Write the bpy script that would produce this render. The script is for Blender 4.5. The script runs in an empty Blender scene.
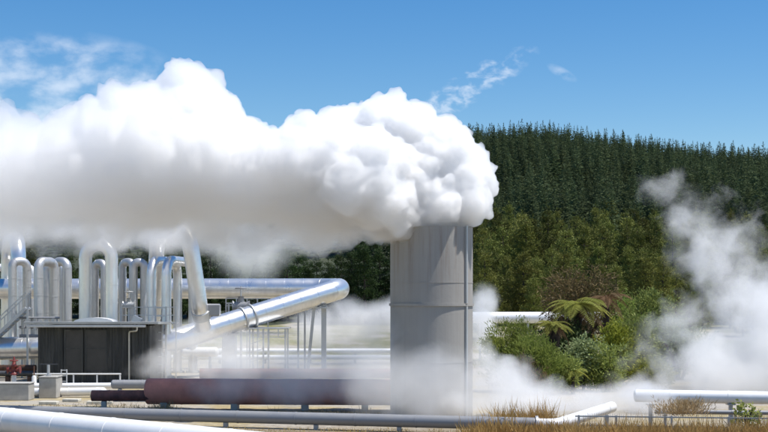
# Geothermal steam field: silencer tower with a white plume, clad steam pipes, shed, bush and pine hill
import bpy, math, random
import numpy as np
from mathutils import Vector, Matrix

C = bpy.context.scene.collection
sc = bpy.context.scene
PI = math.pi
F = 1339.0          # focal length in units of the 768 px wide photo
HOR = 300.0         # horizon row
CAMH = 5.0          # eye height
rng = random.Random(7)
nrg = np.random.default_rng(11)

def at(px, py, D):
    """world point seen at photo pixel (px, py), D metres in front of the camera plane"""
    return Vector(((px-384)/F*D, D, CAMH-(py-HOR)/F*D))

def gr(px, D, z=0.0):
    return Vector(((px-384)/F*D, D, z))

# ------------------------------------------------------------------ camera, light, sky
cam = bpy.data.cameras.new('camera'); co = bpy.data.objects.new('camera', cam); C.objects.link(co)
co.location = (0, 0, CAMH); co.rotation_euler = (PI/2, 0, 0)
cam.sensor_width = 36; cam.lens = 36*F/768; cam.shift_y = (HOR-216)/768
cam.clip_start = 0.5; cam.clip_end = 20000
sc.camera = co
vs = sc.view_settings
vs.view_transform = 'Standard'; vs.look = 'None'; vs.exposure = 0.26; vs.gamma = 1.0; vs.use_curve_mapping = False

SUN_EL = math.radians(67); SUN_AZ = math.radians(97)
sd = Vector((math.sin(SUN_AZ)*math.cos(SUN_EL), math.cos(SUN_AZ)*math.cos(SUN_EL), math.sin(SUN_EL)))
sun = bpy.data.lights.new('sun', 'SUN'); so = bpy.data.objects.new('sun', sun); C.objects.link(so)
sun.energy = 4.8; sun.angle = math.radians(.5); sun.color = (1, .965, .91)
so.rotation_euler = sd.to_track_quat('Z', 'Y').to_euler()

class NT:
    """small helper to write node trees"""
    def __init__(s, tree): s.t = tree
    def n(s, typ, **kw):
        x = s.t.nodes.new(typ)
        for k, v in kw.items(): setattr(x, k, v)
        return x
    def l(s, a, b): s.t.links.new(a, b)
    def put(s, sock, v):
        if isinstance(v, bpy.types.NodeSocket): s.l(v, sock)
        elif v is not None: sock.default_value = v
    def m(s, op, a, b=None, c=None, clamp=False):
        x = s.n('ShaderNodeMath', operation=op, use_clamp=clamp)
        for i, v in enumerate((a, b, c)): s.put(x.inputs[i], v)
        return x.outputs[0]
    def mr(s, v, a, b, c=0.0, d=1.0, smooth=False):
        x = s.n('ShaderNodeMapRange')
        if smooth: x.interpolation_type = 'SMOOTHSTEP'
        s.put(x.inputs[0], v)
        for i, q in enumerate((a, b, c, d)): s.put(x.inputs[i+1], q)
        return x.outputs[0]
    def v(s, op, a, b=None):
        x = s.n('ShaderNodeVectorMath', operation=op)
        for i, q in enumerate((a, b)):
            if q is None: continue
            s.put(x.inputs[i], q)
        return x
    def noise(s, vec, scale, detail=3.0, rough=.5, dist=0.0):
        x = s.n('ShaderNodeTexNoise'); x.inputs['Scale'].default_value = scale
        x.inputs['Detail'].default_value = detail; x.inputs['Roughness'].default_value = rough
        x.inputs['Distortion'].default_value = dist
        if vec is not None: s.l(vec, x.inputs['Vector'])
        return x.outputs[0]
    def mix(s, fac, a, b, mode='MIX'):
        x = s.n('ShaderNodeMix', data_type='RGBA', blend_type=mode)
        s.put(x.inputs[0], fac); s.put(x.inputs[6], col(a)); s.put(x.inputs[7], col(b))
        return x.outputs[2]
    def ramp(s, fac, stops):
        x = s.n('ShaderNodeValToRGB'); cr = x.color_ramp
        while len(cr.elements) < len(stops): cr.elements.new(.5)
        for e, (p, c) in zip(cr.elements, stops): e.position = p; e.color = col(c)
        s.l(fac, x.inputs[0]); return x.outputs[0]

def col(c):
    if isinstance(c, bpy.types.NodeSocket): return c
    if isinstance(c, (int, float)): return (c, c, c, 1)
    return tuple(c) if len(c) == 4 else (*c, 1)

w = bpy.data.worlds.new('World'); sc.world = w; w.use_nodes = True
g = NT(w.node_tree); bg = w.node_tree.nodes['Background']
sky = g.n('ShaderNodeTexSky', sky_type='NISHITA', sun_disc=False, sun_elevation=SUN_EL, sun_rotation=SUN_AZ,
          altitude=300, air_density=1.0, dust_density=0.1, ozone_density=2.0)
hs = g.n('ShaderNodeHueSaturation'); hs.inputs['Saturation'].default_value = 1.42; hs.inputs['Value'].default_value = 1.0
hs.inputs['Hue'].default_value = .504
g.l(sky.outputs[0], hs.inputs['Color'])
# thin high cloud patches, fixed in sky direction
tc = g.n('ShaderNodeTexCoord'); sx = g.n('ShaderNodeSeparateXYZ'); g.l(tc.outputs['Generated'], sx.inputs[0])
def sky_patch(px, py, rx, ry, tilt=0.0):
    u0, v0 = (px-384)/F, (HOR-py)/F
    du = g.m('SUBTRACT', g.m('DIVIDE', sx.outputs[0], sx.outputs[1]), u0)
    dv = g.m('SUBTRACT', g.m('DIVIDE', sx.outputs[2], sx.outputs[1]), v0)
    c_, s_ = math.cos(tilt), math.sin(tilt)
    a = g.m('DIVIDE', g.m('ADD', g.m('MULTIPLY', du, c_), g.m('MULTIPLY', dv, s_)), rx/F)
    b = g.m('DIVIDE', g.m('SUBTRACT', g.m('MULTIPLY', dv, c_), g.m('MULTIPLY', du, s_)), ry/F)
    r2 = g.m('ADD', g.m('MULTIPLY', a, a), g.m('MULTIPLY', b, b))
    return g.m('SUBTRACT', 1.0, r2, clamp=True)
p1 = sky_patch(45, 88, 150, 60)
p2 = sky_patch(468, 88, 85, 18, .52)
p3 = sky_patch(562, 73, 18, 6, -.5)
mp = g.n('ShaderNodeMapping'); g.l(tc.outputs['Generated'], mp.inputs[0]); mp.inputs['Scale'].default_value = (1, 1, 1.7)
nz = g.noise(mp.outputs[0], 27, 6, .52, .1)
nz2 = g.noise(mp.outputs[0], 75, 5, .55, .3)
cl1 = g.m('MULTIPLY', g.mr(g.m('ADD', nz, g.m('MULTIPLY', p1, .16)), .50, .80, smooth=True), g.mr(p1, 0, .6))
cl2 = g.m('MULTIPLY', g.mr(g.m('ADD', nz2, g.m('MULTIPLY', p2, .10)), .50, .76, smooth=True), g.mr(p2, 0, .6))
cl3 = g.m('MULTIPLY', g.mr(nz2, .42, .7), g.m('MULTIPLY', p3, .6))
cl = g.m('MULTIPLY', g.m('ADD', g.m('ADD', cl1, g.m('MULTIPLY', cl2, .8)), cl3, clamp=True), .46)
g.l(g.mix(cl, hs.outputs[0], (8.6, 8.9, 9.4)), bg.inputs[0])
bg.inputs[1].default_value = 0.105

# ------------------------------------------------------------------ materials
def new_mat(name):
    m = bpy.data.materials.new(name); m.use_nodes = True
    t = NT(m.node_tree); b = m.node_tree.nodes['Principled BSDF']
    return m, t, b

def mat_plain(name, c, rough=.6, metal=0.0, var=.12, scale=1.5, bump=0.0, c2=None):
    m, t, b = new_mat(name)
    tcx = t.n('ShaderNodeTexCoord').outputs['Object']
    nz = t.noise(tcx, scale, 5, .6)
    dark = c2 if c2 else tuple(x*(1-var*2) for x in c[:3])
    t.l(t.mix(t.mr(nz, .3, .7), dark, c), b.inputs['Base Color'])
    b.inputs['Roughness'].default_value = rough; b.inputs['Metallic'].default_value = metal
    if bump:
        bp = t.n('ShaderNodeBump'); bp.inputs['Strength'].default_value = bump; bp.inputs['Distance'].default_value = .02
        t.l(t.noise(tcx, scale*12, 4), bp.inputs['Height']); t.l(bp.outputs[0], b.inputs['Normal'])
    return m

def mat_metal(name, c, rough, metal=.9, dirt=.25, dc=(.32, .30, .27)):
    m, t, b = new_mat(name)
    tcx = t.n('ShaderNodeTexCoord').outputs['Object']
    mp = t.n('ShaderNodeMapping'); t.l(tcx, mp.inputs[0]); mp.inputs['Scale'].default_value = (1.3, 1.3, .4)
    nz = t.noise(mp.outputs[0], 1.1, 6, .65)
    t.l(t.mix(t.m('MULTIPLY', t.mr(nz, .45, .75), dirt), c, dc), b.inputs['Base Color'])
    t.l(t.mr(nz, .3, .7, rough-.06, rough+.1), b.inputs['Roughness'])
    b.inputs['Metallic'].default_value = metal
    bp = t.n('ShaderNodeBump'); bp.inputs['Strength'].default_value = .12; bp.inputs['Distance'].default_value = .03
    t.l(t.noise(tcx, 2.2, 2), bp.inputs['Height']); t.l(bp.outputs[0], b.inputs['Normal'])
    return m

def mat_leaf(name, ca, cb, trans=.25, rough=.55, isl=.5, var=(.72, 1.25)):
    m, t, b = new_mat(name)
    geo = t.n('ShaderNodeNewGeometry'); oi = t.n('ShaderNodeObjectInfo')
    tcx = t.n('ShaderNodeTexCoord').outputs['Object']
    f = t.m('ADD', t.m('MULTIPLY', geo.outputs['Random Per Island'], isl),
            t.m('MULTIPLY', t.noise(tcx, .9, 2), .6), clamp=True)
    c0 = t.mix(f, ca, cb)
    hsn = t.n('ShaderNodeHueSaturation'); t.l(c0, hsn.inputs['Color'])
    t.l(t.mr(oi.outputs['Random'], 0, 1, .485, .512), hsn.inputs['Hue'])
    t.l(t.mr(t.m('FRACT', t.m('MULTIPLY', oi.outputs['Random'], 7.31)), 0, 1, *var), hsn.inputs['Value'])
    t.l(hsn.outputs[0], b.inputs['Base Color']); b.inputs['Roughness'].default_value = rough
    b.inputs['Specular IOR Level'].default_value = .08
    tr = t.n('ShaderNodeBsdfTranslucent'); t.l(hsn.outputs[0], tr.inputs[0])
    mx = t.n('ShaderNodeMixShader'); mx.inputs[0].default_value = trans
    out = m.node_tree.nodes['Material Output']
    t.l(b.outputs[0], mx.inputs[1]); t.l(tr.outputs[0], mx.inputs[2]); t.l(mx.outputs[0], out.inputs['Surface'])
    return m

M = {}
M['alu'] = mat_metal('aluminium_cladding', (.82, .82, .81), .31, .8, .30)
M['alu_dull'] = mat_metal('weathered_cladding', (.62, .61, .59), .40, .65, .5, (.36, .34, .31))
M['white_clad'] = mat_metal('bright_cladding', (.90, .89, .87), .38, .10, .2, (.5, .49, .46))
M['galv'] = mat_metal('galvanised_steel', (.52, .53, .53), .5, .6, .4)
M['grey_clad'] = mat_metal('grey_cladding', (.27, .275, .285), .5, .2, .4)
M['dark_steel'] = mat_plain('dark_steel', (.10, .10, .105), .6, .4, .2)
M['white_paint'] = mat_plain('white_paint', (.78, .77, .74), .5, 0, .08)
M['cream'] = mat_plain('cream_paint', (.62, .58, .48), .5, 0, .1)
M['red_oxide'] = mat_plain('red_oxide_paint', (.62, .25, .185), .7, 0, .16, 1.2, .15, (.38, .15, .115))
M['maroon'] = mat_plain('dark_red_paint', (.24, .09, .07), .65, 0, .2, 2.0, .2, (.07, .028, .025))
M['valve_red'] = mat_plain('valve_red', (.22, .04, .032), .5, 0, .15, 6)
M['rust'] = mat_plain('rust', (.17, .075, .04), .85, 0, .25, 3, .3, (.06, .04, .03))
M['concrete'] = mat_plain('pale_concrete', (.46, .44, .40), .9, 0, .14, 2.5, .3)
M['slab'] = mat_plain('cover_slab', (.60, .57, .48), .9, 0, .14, 4, .3)
M['bark'] = mat_plain('bark', (.085, .06, .045), .9, 0, .3, 6, .6)
M['fern_trunk'] = mat_plain('fern_trunk', (.06, .04, .028), .95, 0, .35, 9, .9)
M['rail'] = mat_plain('rail_paint', (.66, .66, .64), .5, .1, .1)

def mat_shed():
    m, t, b = new_mat('shed_dark_sheet')
    tcx = t.n('ShaderNodeTexCoord').outputs['Object']
    mp = t.n('ShaderNodeMapping'); t.l(tcx, mp.inputs[0]); mp.inputs['Scale'].default_value = (2.5, 2.5, .25)
    nz = t.noise(mp.outputs[0], 1.4, 5, .6)
    t.l(t.ramp(nz, [(.25, (.018, .019, .018)), (.5, (.04, .041, .038)), (.8, (.095, .092, .082))]), b.inputs['Base Color'])
    b.inputs['Roughness'].default_value = .6
    return m
M['shed'] = mat_shed()
M['shed_window'] = mat_plain('shed_shutter', (.06, .054, .047), .5, 0, .2, 1.5)
M['roof'] = mat_plain('roof_sheet', (.42, .43, .42), .45, .3, .12)

def mat_tower():
    m, t, b = new_mat('stained_tower_wall')
    tcx = t.n('ShaderNodeTexCoord').outputs['Object']
    mp = t.n('ShaderNodeMapping'); t.l(tcx, mp.inputs[0]); mp.inputs['Scale'].default_value = (3.2, 3.2, .10)
    st = t.noise(mp.outputs[0], 1.3, 5, .6)
    big = t.noise(tcx, .8, 4, .6)
    c = t.mix(t.mr(st, .32, .68), (.33, .31, .282), (.375, .353, .32))
    c = t.mix(t.mr(big, .35, .75, 0, .5), c, (.33, .31, .28))
    # rust and damp runs below the rim
    sp = t.n('ShaderNodeSeparateXYZ'); t.l(tcx, sp.inputs[0])
    mp2 = t.n('ShaderNodeMapping'); t.l(tcx, mp2.inputs[0]); mp2.inputs['Scale'].default_value = (2.6, 2.6, .16)
    mp2.inputs['Location'].default_value = (3.1, .4, 0)
    rn = t.noise(mp2.outputs[0], 2.1, 6, .7)
    rust = t.m('MULTIPLY', t.mr(rn, .50, .66), t.mr(sp.outputs[2], 4.6, 7.4))
    c = t.mix(t.m('MULTIPLY', rust, .42), c, (.19, .115, .07))
    t.l(c, b.inputs['Base Color']); b.inputs['Roughness'].default_value = .7
    bp = t.n('ShaderNodeBump'); bp.inputs['Strength'].default_value = .25; bp.inputs['Distance'].default_value = .03
    t.l(t.noise(tcx, 5, 5), bp.inputs['Height']); t.l(bp.outputs[0], b.inputs['Normal'])
    return m
M['tower'] = mat_tower()

def mat_ground():
    m, t, b = new_mat('gravel_and_dry_grass')
    tcx = t.n('ShaderNodeTexCoord').outputs['Object']
    sp = t.n('ShaderNodeSeparateXYZ'); t.l(tcx, sp.inputs[0])
    n1 = t.noise(tcx, .22, 6, .6); n2 = t.noise(tcx, 2.6, 5, .65); n3 = t.noise(tcx, 14, 3, .6)
    grav = t.mix(t.mr(n2, .3, .7), (.30, .265, .215), (.47, .43, .36))
    grav = t.mix(t.mr(n3, .35, .65, 0, .4), grav, (.22, .19, .15))
    dry = t.mix(t.mr(n2, .3, .7), (.27, .21, .10), (.42, .34, .18))
    green = t.mix(t.mr(n2, .3, .7), (.13, .13, .05), (.26, .24, .10))
    c = t.mix(t.mr(n1, .44, .6), grav, dry)
    far = t.mr(t.m('ADD', sp.outputs[1], t.m('MULTIPLY', n1, 22)), 112, 124)
    c = t.mix(t.m('MULTIPLY', far, t.mr(n1, .4, .55)), c, green)
    near = t.mr(t.m('ADD', sp.outputs[1], t.m('MULTIPLY', n2, 6)), 57, 54)
    c = t.mix(t.m('MULTIPLY', near, .8), c, (.17, .125, .07))  # near ground browner, with the shade beneath the grey pipe painted into it
    t.l(c, b.inputs['Base Color']); b.inputs['Roughness'].default_value = .95
    bp = t.n('ShaderNodeBump'); bp.inputs['Strength'].default_value = .6; bp.inputs['Distance'].default_value = .06
    t.l(n3, bp.inputs['Height']); t.l(bp.outputs[0], b.inputs['Normal'])
    return m
M['ground'] = mat_ground()
M['hill'] = mat_plain('forest_floor', (.05, .06, .03), .95, 0, .25, .1, 0, (.028, .035, .018))
M['pine'] = mat_leaf('pine_needles', (.070, .090, .024), (.205, .208, .05), .16, .55, .45, (.5, 1.5))
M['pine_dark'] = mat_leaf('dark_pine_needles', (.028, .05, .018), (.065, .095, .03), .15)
M['fir'] = mat_leaf('plantation_needles', (.070, .096, .044), (.10, .128, .058), .3, .7, .12, (.7, 1.3))
M['bush'] = mat_leaf('manuka_leaves', (.15, .215, .042), (.32, .38, .095), .42)
M['bush_pale'] = mat_leaf('silvery_leaves', (.14, .19, .08), (.28, .33, .16), .25)
M['bush_yellow'] = mat_leaf('yellow_green_leaves', (.16, .19, .025), (.34, .33, .05), .3)
M['bush_mid'] = mat_leaf('mid_green_leaves', (.16, .205, .048), (.32, .35, .105), .3)
M['bush_brown'] = mat_leaf('brown_leaves', (.12, .085, .045), (.24, .175, .085), .25)
M['fern'] = mat_leaf('fern_fronds', (.185, .205, .04), (.35, .35, .085), .35)
M['fern_dead'] = mat_leaf('dead_fronds', (.11, .065, .035), (.22, .14, .07), .2)
M['dry_grass'] = mat_leaf('dry_grass_blades', (.44, .27, .075), (.74, .54, .21), .35)
M['straw'] = mat_leaf('straw_blades', (.36, .27, .12), (.55, .45, .25), .35)

# ------------------------------------------------------------------ mesh building
class MB:
    """collects geometry and links it as ONE mesh object"""
    def __init__(s): s.v = []; s.f = []; s.sm = []; s.n = 0
    def add(s, V, Fc, smooth=False):
        V = np.asarray(V, float).reshape(-1, 3)
        s.v.append(V)
        for f in Fc: s.f.append([i+s.n for i in f]); s.sm.append(smooth)
        s.n += len(V); return s
    def box(s, c, size, R=None, bevel=.0):
        x, y, z = [q/2 for q in size]
        if bevel:
            b = bevel; V = []; 
            for zz, ins in ((-z, b), (-z+b, 0), (z-b, 0), (z, b)):
                V += [(-x+ins, -y+ins, zz), (x-ins, -y+ins, zz), (x-ins, y-ins, zz), (-x+ins, y-ins, zz)]
            Fc = [(3, 2, 1, 0), (12, 13, 14, 15)]
            for k in range(3):
                for i in range(4):
                    a = k*4+i; d = k*4+(i+1) % 4; Fc.append((a, d, d+4, a+4))
        else:
            V = [(i*x, j*y, k*z) for k in (-1, 1) for i, j in ((-1, -1), (1, -1), (1, 1), (-1, 1))]
            Fc = [(3, 2, 1, 0), (4, 5, 6, 7), (0, 1, 5, 4), (1, 2, 6, 5), (2, 3, 7, 6), (3, 0, 4, 7)]
        V = np.array(V)
        if R is not None: V = V @ np.array(R.to_3x3()).T
        return s.add(V+np.array(c), Fc)
    def tube(s, pts, r, seg=20, cap=True, dome=0.0):
        """round tube along a polyline; r a number or one per point; dome bulges the ends"""
        P = [Vector(p) for p in pts]; n = len(P)
        rr = [r]*n if isinstance(r, (int, float)) else list(r)
        T = []
        for i in range(n):
            a = P[max(0, i-1)]; b = P[min(n-1, i+1)]; T.append((b-a).normalized())
        up = Vector((0, 0, 1)) if abs(T[0].z) < .9 else Vector((0, 1, 0))
        N = (up-T[0]*up.dot(T[0])).normalized()
        rows = []
        for i in range(n):
            if i: N = (N-T[i]*N.dot(T[i])).normalized()
            B = T[i].cross(N)
            rows.append([(P[i]+(N*math.cos(2*PI*k/seg)+B*math.sin(2*PI*k/seg))*rr[i])[:] for k in range(seg)])
        V = [p for row in rows for p in row]; Fc = []
        for i in range(n-1):
            for k in range(seg):
                a = i*seg+k; b = i*seg+(k+1) % seg; Fc.append((a, b, b+seg, a+seg))
        s.add(V, Fc, True)
        if cap:
            for e, (row, t, rad, pt) in enumerate(((rows[0], -T[0], rr[0], P[0]), (rows[-1], T[-1], rr[-1], P[-1]))):
                ring = [Vector(p) for p in row]
                if dome:
                    V = [p[:] for p in ring]; st = 4
                    for q in range(1, st):
                        a = q/st*PI/2
                        V += [(pt+(p-pt)*math.cos(a)+t*dome*math.sin(a))[:] for p in ring]
                    V.append((pt+t*dome)[:]); Fc = []
                    for q in range(st-1):
                        for k in range(seg):
                            a = q*seg+k; b = q*seg+(k+1) % seg
                            Fc.append((a, b, b+seg, a+seg) if e else (b, a, a+seg, b+seg))
                    top = len(V)-1
                    for k in range(seg):
                        a = (st-1)*seg+k; b = (st-1)*seg+(k+1) % seg
                        Fc.append((a, b, top) if e else (b, a, top))
                    s.add(V, Fc, True)
                else:
                    s.add([p[:] for p in ring], [tuple(range(seg)) if e else tuple(reversed(range(seg)))])
        return s
    def bar(s, a, b, th):
        a = Vector(a); b = Vector(b); d = b-a
        R = d.to_track_quat('Z', 'Y').to_matrix()
        return s.box((a+b)/2, (th, th, d.length), R)
    def mesh(s, name):
        me = bpy.data.meshes.new(name)
        V = np.concatenate(s.v) if s.v else np.zeros((0, 3))
        me.from_pydata(V.tolist(), [], s.f)
        me.polygons.foreach_set('use_smooth', s.sm); me.update(); return me
    def build(s, name, m, parent=None, origin=None):
        if origin is not None: s.v = [v-np.array(origin[:]) for v in s.v]
        me = s.mesh(name); return link(name, me, m, parent, origin)

def link(name, me, m, parent=None, origin=None):
    if m is not None:
        me.materials.clear(); me.materials.append(m)
    o = bpy.data.objects.new(name, me); C.objects.link(o)
    if parent is not None: o.parent = parent
    elif origin is not None: o.location = origin
    return o

def np_mesh(name, V, Fa, smooth=False):
    me = bpy.data.meshes.new(name); n = Fa.shape[1]
    me.vertices.add(len(V)); me.vertices.foreach_set('co', np.ascontiguousarray(V, dtype=np.float32).ravel())
    me.loops.add(Fa.size); me.loops.foreach_set('vertex_index', Fa.ravel().astype(np.int32))
    me.polygons.add(len(Fa)); me.polygons.foreach_set('loop_start', np.arange(0, Fa.size, n, dtype=np.int32))
    if smooth: me.polygons.foreach_set('use_smooth', np.ones(len(Fa), bool))
    me.update(calc_edges=True); return me

def tag(o, label=None, cat=None, group=None, kind=None):
    if label: o['label'] = label
    if cat: o['category'] = cat
    if group: o['group'] = group
    if kind: o['kind'] = kind
    return o

def thing(name, label, cat, loc=(0, 0, 0), group=None):
    o = bpy.data.objects.new(name, None); C.objects.link(o); o.location = loc
    o.empty_display_size = .2
    return tag(o, label, cat, group)

def part(mb, name, m, t):
    """link a part given in world coordinates under thing t (an Empty that is only moved)"""
    base = t
    off = Vector((0, 0, 0))
    while base is not None: off += base.location; base = base.parent
    mb.v = [v-np.array(off[:]) for v in mb.v]
    return link(name, mb.mesh(name), m, t)

def fillet(pts, r, n=7):
    P = [Vector(p) for p in pts]; out = [P[0]]
    for i in range(1, len(P)-1):
        a = (P[i-1]-P[i]); b = (P[i+1]-P[i]); la, lb = a.length, b.length; a.normalize(); b.normalize()
        ang = a.angle(b)
        if abs(ang-PI) < .02: out.append(P[i]); continue
        d = min(r/math.tan(ang/2), la*.49, lb*.49); rad = d*math.tan(ang/2)
        cen = P[i]+(a+b).normalized()*(rad/math.sin(ang/2))
        s0 = P[i]+a*d-cen; s1 = P[i]+b*d-cen; tot = s0.angle(s1); ax = s0.cross(s1).normalized()
        for k in range(n+1):
            out.append(cen+Matrix.Rotation(tot*k/n, 3, ax) @ s0)
    out.append(P[-1]); return out

def along(pts, step, start=.5):
    """points and tangents every `step` metres along a polyline"""
    res = []; need = start
    for a, b in zip(pts[:-1], pts[1:]):
        a, b = Vector(a), Vector(b); L = (b-a).length; d = need
        while d < L:
            res.append((a+(b-a)*d/L, (b-a)/L)); d += step
        need = d-L
    return res

def pipe(path, r, seg=20, step=1.0, bend=None, dome=0.0, cap=True, proud=.012, wd=.05):
    """clad pipe: tube with filleted bends and a lap band at every sheet joint"""
    pts = fillet(path, bend or r*2.2)
    mb = MB().tube(pts, r, seg, cap, dome)
    if step:
        for p, t in along(pts, step, step*.6): mb.tube([p-t*wd/2, p+t*wd/2], r+proud, seg, True)
    return mb, pts

# ------------------------------------------------------------------ terrain
def sstep(a, b, x):
    t = np.clip((x-a)/(b-a), 0, 1); return t*t*(3-2*t)
def terrain(x, y):
    x = np.asarray(x, float); y = np.asarray(y, float)
    bank = 2.0*sstep(104, 134, y)
    rise = np.interp(y, [140, 235, 300, 420, 600, 700, 1000, 1600], [0, 9, 19, 42, 70, 70, 40, 0])
    u = x/np.maximum(y, 60)*600
    prof = np.interp(u, [-300, -100, 0, 40, 75, 100, 135, 175, 260, 420], [.62, .70, .93, .985, .985, .935, .85, .805, .79, .7])
    p = 1+(prof-1)*sstep(200, 480, y)
    wob = (np.sin(x*.021+1.3)*np.cos(y*.017)+.6*np.sin(x*.05+y*.03))*1.6*sstep(200, 420, y)
    return bank+rise*p+wob
ys = np.concatenate([np.linspace(-60, 100, 21), np.linspace(104, 148, 12), np.array([160., 400., 1500., 9000.])])
xs = np.concatenate([np.array([-6000., -800., -300.]), np.linspace(-150, 150, 61), np.array([300., 800., 6000.])])
GX, GY = np.meshgrid(xs, ys); GZ = np.where(GY < 150, terrain(GX, np.minimum(GY, 150)), -6.0)
GZ = GZ+np.where((GY > 58) & (GY < 150), .05*np.sin(GX*.7)*np.cos(GY*.5), 0)*sstep(90, 110, GY)
def grid_faces(ny, nx):
    i = np.arange(ny-1)[:, None]*nx+np.arange(nx-1)[None, :]
    return np.stack([i, i+1, i+nx+1, i+nx], -1).reshape(-1, 4)
o = link('ground', np_mesh('ground', np.stack([GX, GY, GZ], -1).reshape(-1, 3), grid_faces(len(ys), len(xs)), True), M['ground'])
tag(o, kind='structure')
ys = np.concatenate([np.linspace(143, 720, 90), np.linspace(760, 1600, 10)]); xs = np.linspace(-420, 520, 120)
GX, GY = np.meshgrid(xs, ys); GZ = terrain(GX, GY)+.02
o = link('hill', np_mesh('hill', np.stack([GX, GY, GZ], -1).reshape(-1, 3), grid_faces(len(ys), len(xs)), True), M['hill'])
tag(o, kind='structure')

# ------------------------------------------------------------------ silencer tower
TD = 58.0; TX = (431.5-384)/F*TD; TR = 41.2/F*TD; TH = 8.12
tw = thing('silencer_tower', 'tall grey cylindrical silencer tower with rust streaks, white steam pouring from its top', 'tower', (TX, TD, 0))
mb = MB()
prof = [(TR, 0), (TR, 4.76), (TR, TH), (TR-.12, TH), (TR-.12, TH-3.0)]
SEG = 96
for q in range(len(prof)-1):
    (r0, z0), (r1, z1) = prof[q], prof[q+1]
    V = [(TX+r*math.cos(2*PI*k/SEG), TD+r*math.sin(2*PI*k/SEG), z) for r, z in ((r0, z0), (r1, z1)) for k in range(SEG)]
    mb.add(V, [(k, (k+1) % SEG, SEG+(k+1) % SEG, SEG+k) for k in range(SEG)], True)
part(mb, 'wall', M['tower'], tw)
def hoop(z, h, proud):
    mbx = MB(); r0, r1 = TR-.01, TR+proud
    for (ra, za), (rb, zb) in (((r1, z-h/2), (r1, z+h/2)), ((r1, z+h/2), (r0, z+h/2)), ((r0, z-h/2), (r1, z-h/2))):
        V = [(TX+r*math.cos(2*PI*k/SEG), TD+r*math.sin(2*PI*k/SEG), zz) for r, zz in ((ra, za), (rb, zb)) for k in range(SEG)]
        mbx.add(V, [(k, (k+1) % SEG, SEG+(k+1) % SEG, SEG+k) for k in range(SEG)], False)
    return mbx
part(hoop(4.80, .11, .055), 'joint_band', M['tower'], tw)
part(hoop(5.74, .035, .012), 'weld_seam', M['tower'], tw)
part(hoop(2.35, .035, .012), 'weld_seam', M['tower'], tw)
a = math.radians(-38); mb = MB()
for da, pr in ((0, .07),):
    for z0, z1 in ((0.0, 4.73), (4.87, TH+.03)):
        R = Matrix.Rotation(a+da, 3, 'Z')
        mb.box((TX+(TR+pr/2)*math.cos(a+da), TD+(TR+pr/2)*math.sin(a+da), (z0+z1)/2), (pr+.04, .10, z1-z0), R)
part(mb, 'seam_strip', M['galv'], tw)

# ------------------------------------------------------------------ clad pipes round the wellhead plant
def support_posts(name, label, cat, spots, topz, th, m, group=None, cap=None):
    t = thing(name, label, cat, spots[0], group)
    for s in spots:
        part(MB().box((s[0], s[1], topz/2), (th, th, topz)), 'post', m, t)
    if len(spots) > 1:
        part(MB().bar(Vector((spots[0][0], spots[0][1], topz)), Vector((spots[-1][0], spots[-1][1], topz)), th*1.1), 'crossbeam', m, t)
    return t

G_ARCH = 'inverted U pipe arches behind the shed'
def arch(label, pxa, pxb, ytop, dia, Da, Db, m=None, bend=None, name='pipe_arch', group=G_ARCH, footz=0.0):
    """inverted U of clad pipe; parts: pipe, two foot flanges"""
    Dm = (Da+Db)/2; r = dia/2/F*Da
    zt = CAMH-(ytop+dia/2-HOR)/F*Dm
    A = gr(pxa, Da); B = gr(pxb, Db)
    t = thing(name, label, 'pipe', A, group)
    mb, pts = pipe([A+Vector((0, 0, footz)), Vector((A.x, A.y, zt)), Vector((B.x, B.y, zt)), B+Vector((0, 0, footz))], r, 18, 1.15, bend or r*1.5)
    part(mb, 'pipe_body', m or M['alu_dull'], t)
    for P in (A, B):
        part(MB().tube([P+Vector((0, 0, footz)), P+Vector((0, 0, footz+.14))], r*1.5, 18), 'foot_flange', M['galv'], t)
    return t
arch('fat pipe at the far left rising behind a small arch into the steam', 18.5, 8, 233, 15, 93, 99, M['alu'], 1.6)
arch('leftmost small pipe arch, standing in front of a fat rising pipe', 12.5, 27, 257, 8.5, 88, 88.6)
arch('small pipe arch second from the left, its right leg beside another arch', 38.5, 54, 257, 9.5, 87.5, 89)
arch('small pipe arch third from the left, just left of the fat arch', 54.5, 67.2, 257, 9.2, 90.5, 90)
arch('lower pipe arch seen through the gap of the arches left of the fat arch', 46.5, 62.5, 262, 8, 95, 95)
arch('fattest pipe arch, rising above the shed roof into the steam', 85.5, 111.5, 238, 13, 86, 85.5, M['alu'], 1.15)
arch('small pipe arch framed between the legs of the fattest arch', 95, 104.5, 259, 8, 91.5, 91)
arch('small arch right of the fattest arch, left of a matching pair', 122.5, 133, 258, 8, 93, 92.5)
arch('small arch with a valve at its foot, right half of a matching pair', 133.5, 144.3, 258, 8.2, 90.5, 90.5)
arch('pipe arch with rounded shoulder reaching right behind the next arch', 151.5, 177.5, 256.5, 9.6, 87, 92, M['alu'], 1.0)
arch('pipe arch with rounded shoulder tucked behind the fat leaning pipe', 166.5, 193, 256.5, 9.8, 86, 92, M['alu'], 1.0)

# fat leaning riser
t = thing('leaning_riser', 'fat shiny leaning pipe coming down from the steam to the long sloping pipe', 'pipe', gr(202, 85))
r = 8.4/F*85
mb, pts = pipe([at(203, 328, 86.5), at(199.5, 306, 85.5), at(188, 229, 85), at(158, 231, 91), gr(150, 95)], r, 22, 1.5, 1.5)
part(mb, 'pipe_body', M['alu'], t)
p0, p1 = at(202, 318, 86), at(200.5, 311, 85.7)
part(MB().tube([p0, p1], r*1.10, 22), 'collar', M['galv'], t)
mb = MB().box(at(213.5, 310, 86), (.85, .8, .8), None, .08)
part(mb, 'expansion_box', M['grey_clad'], t)

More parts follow.
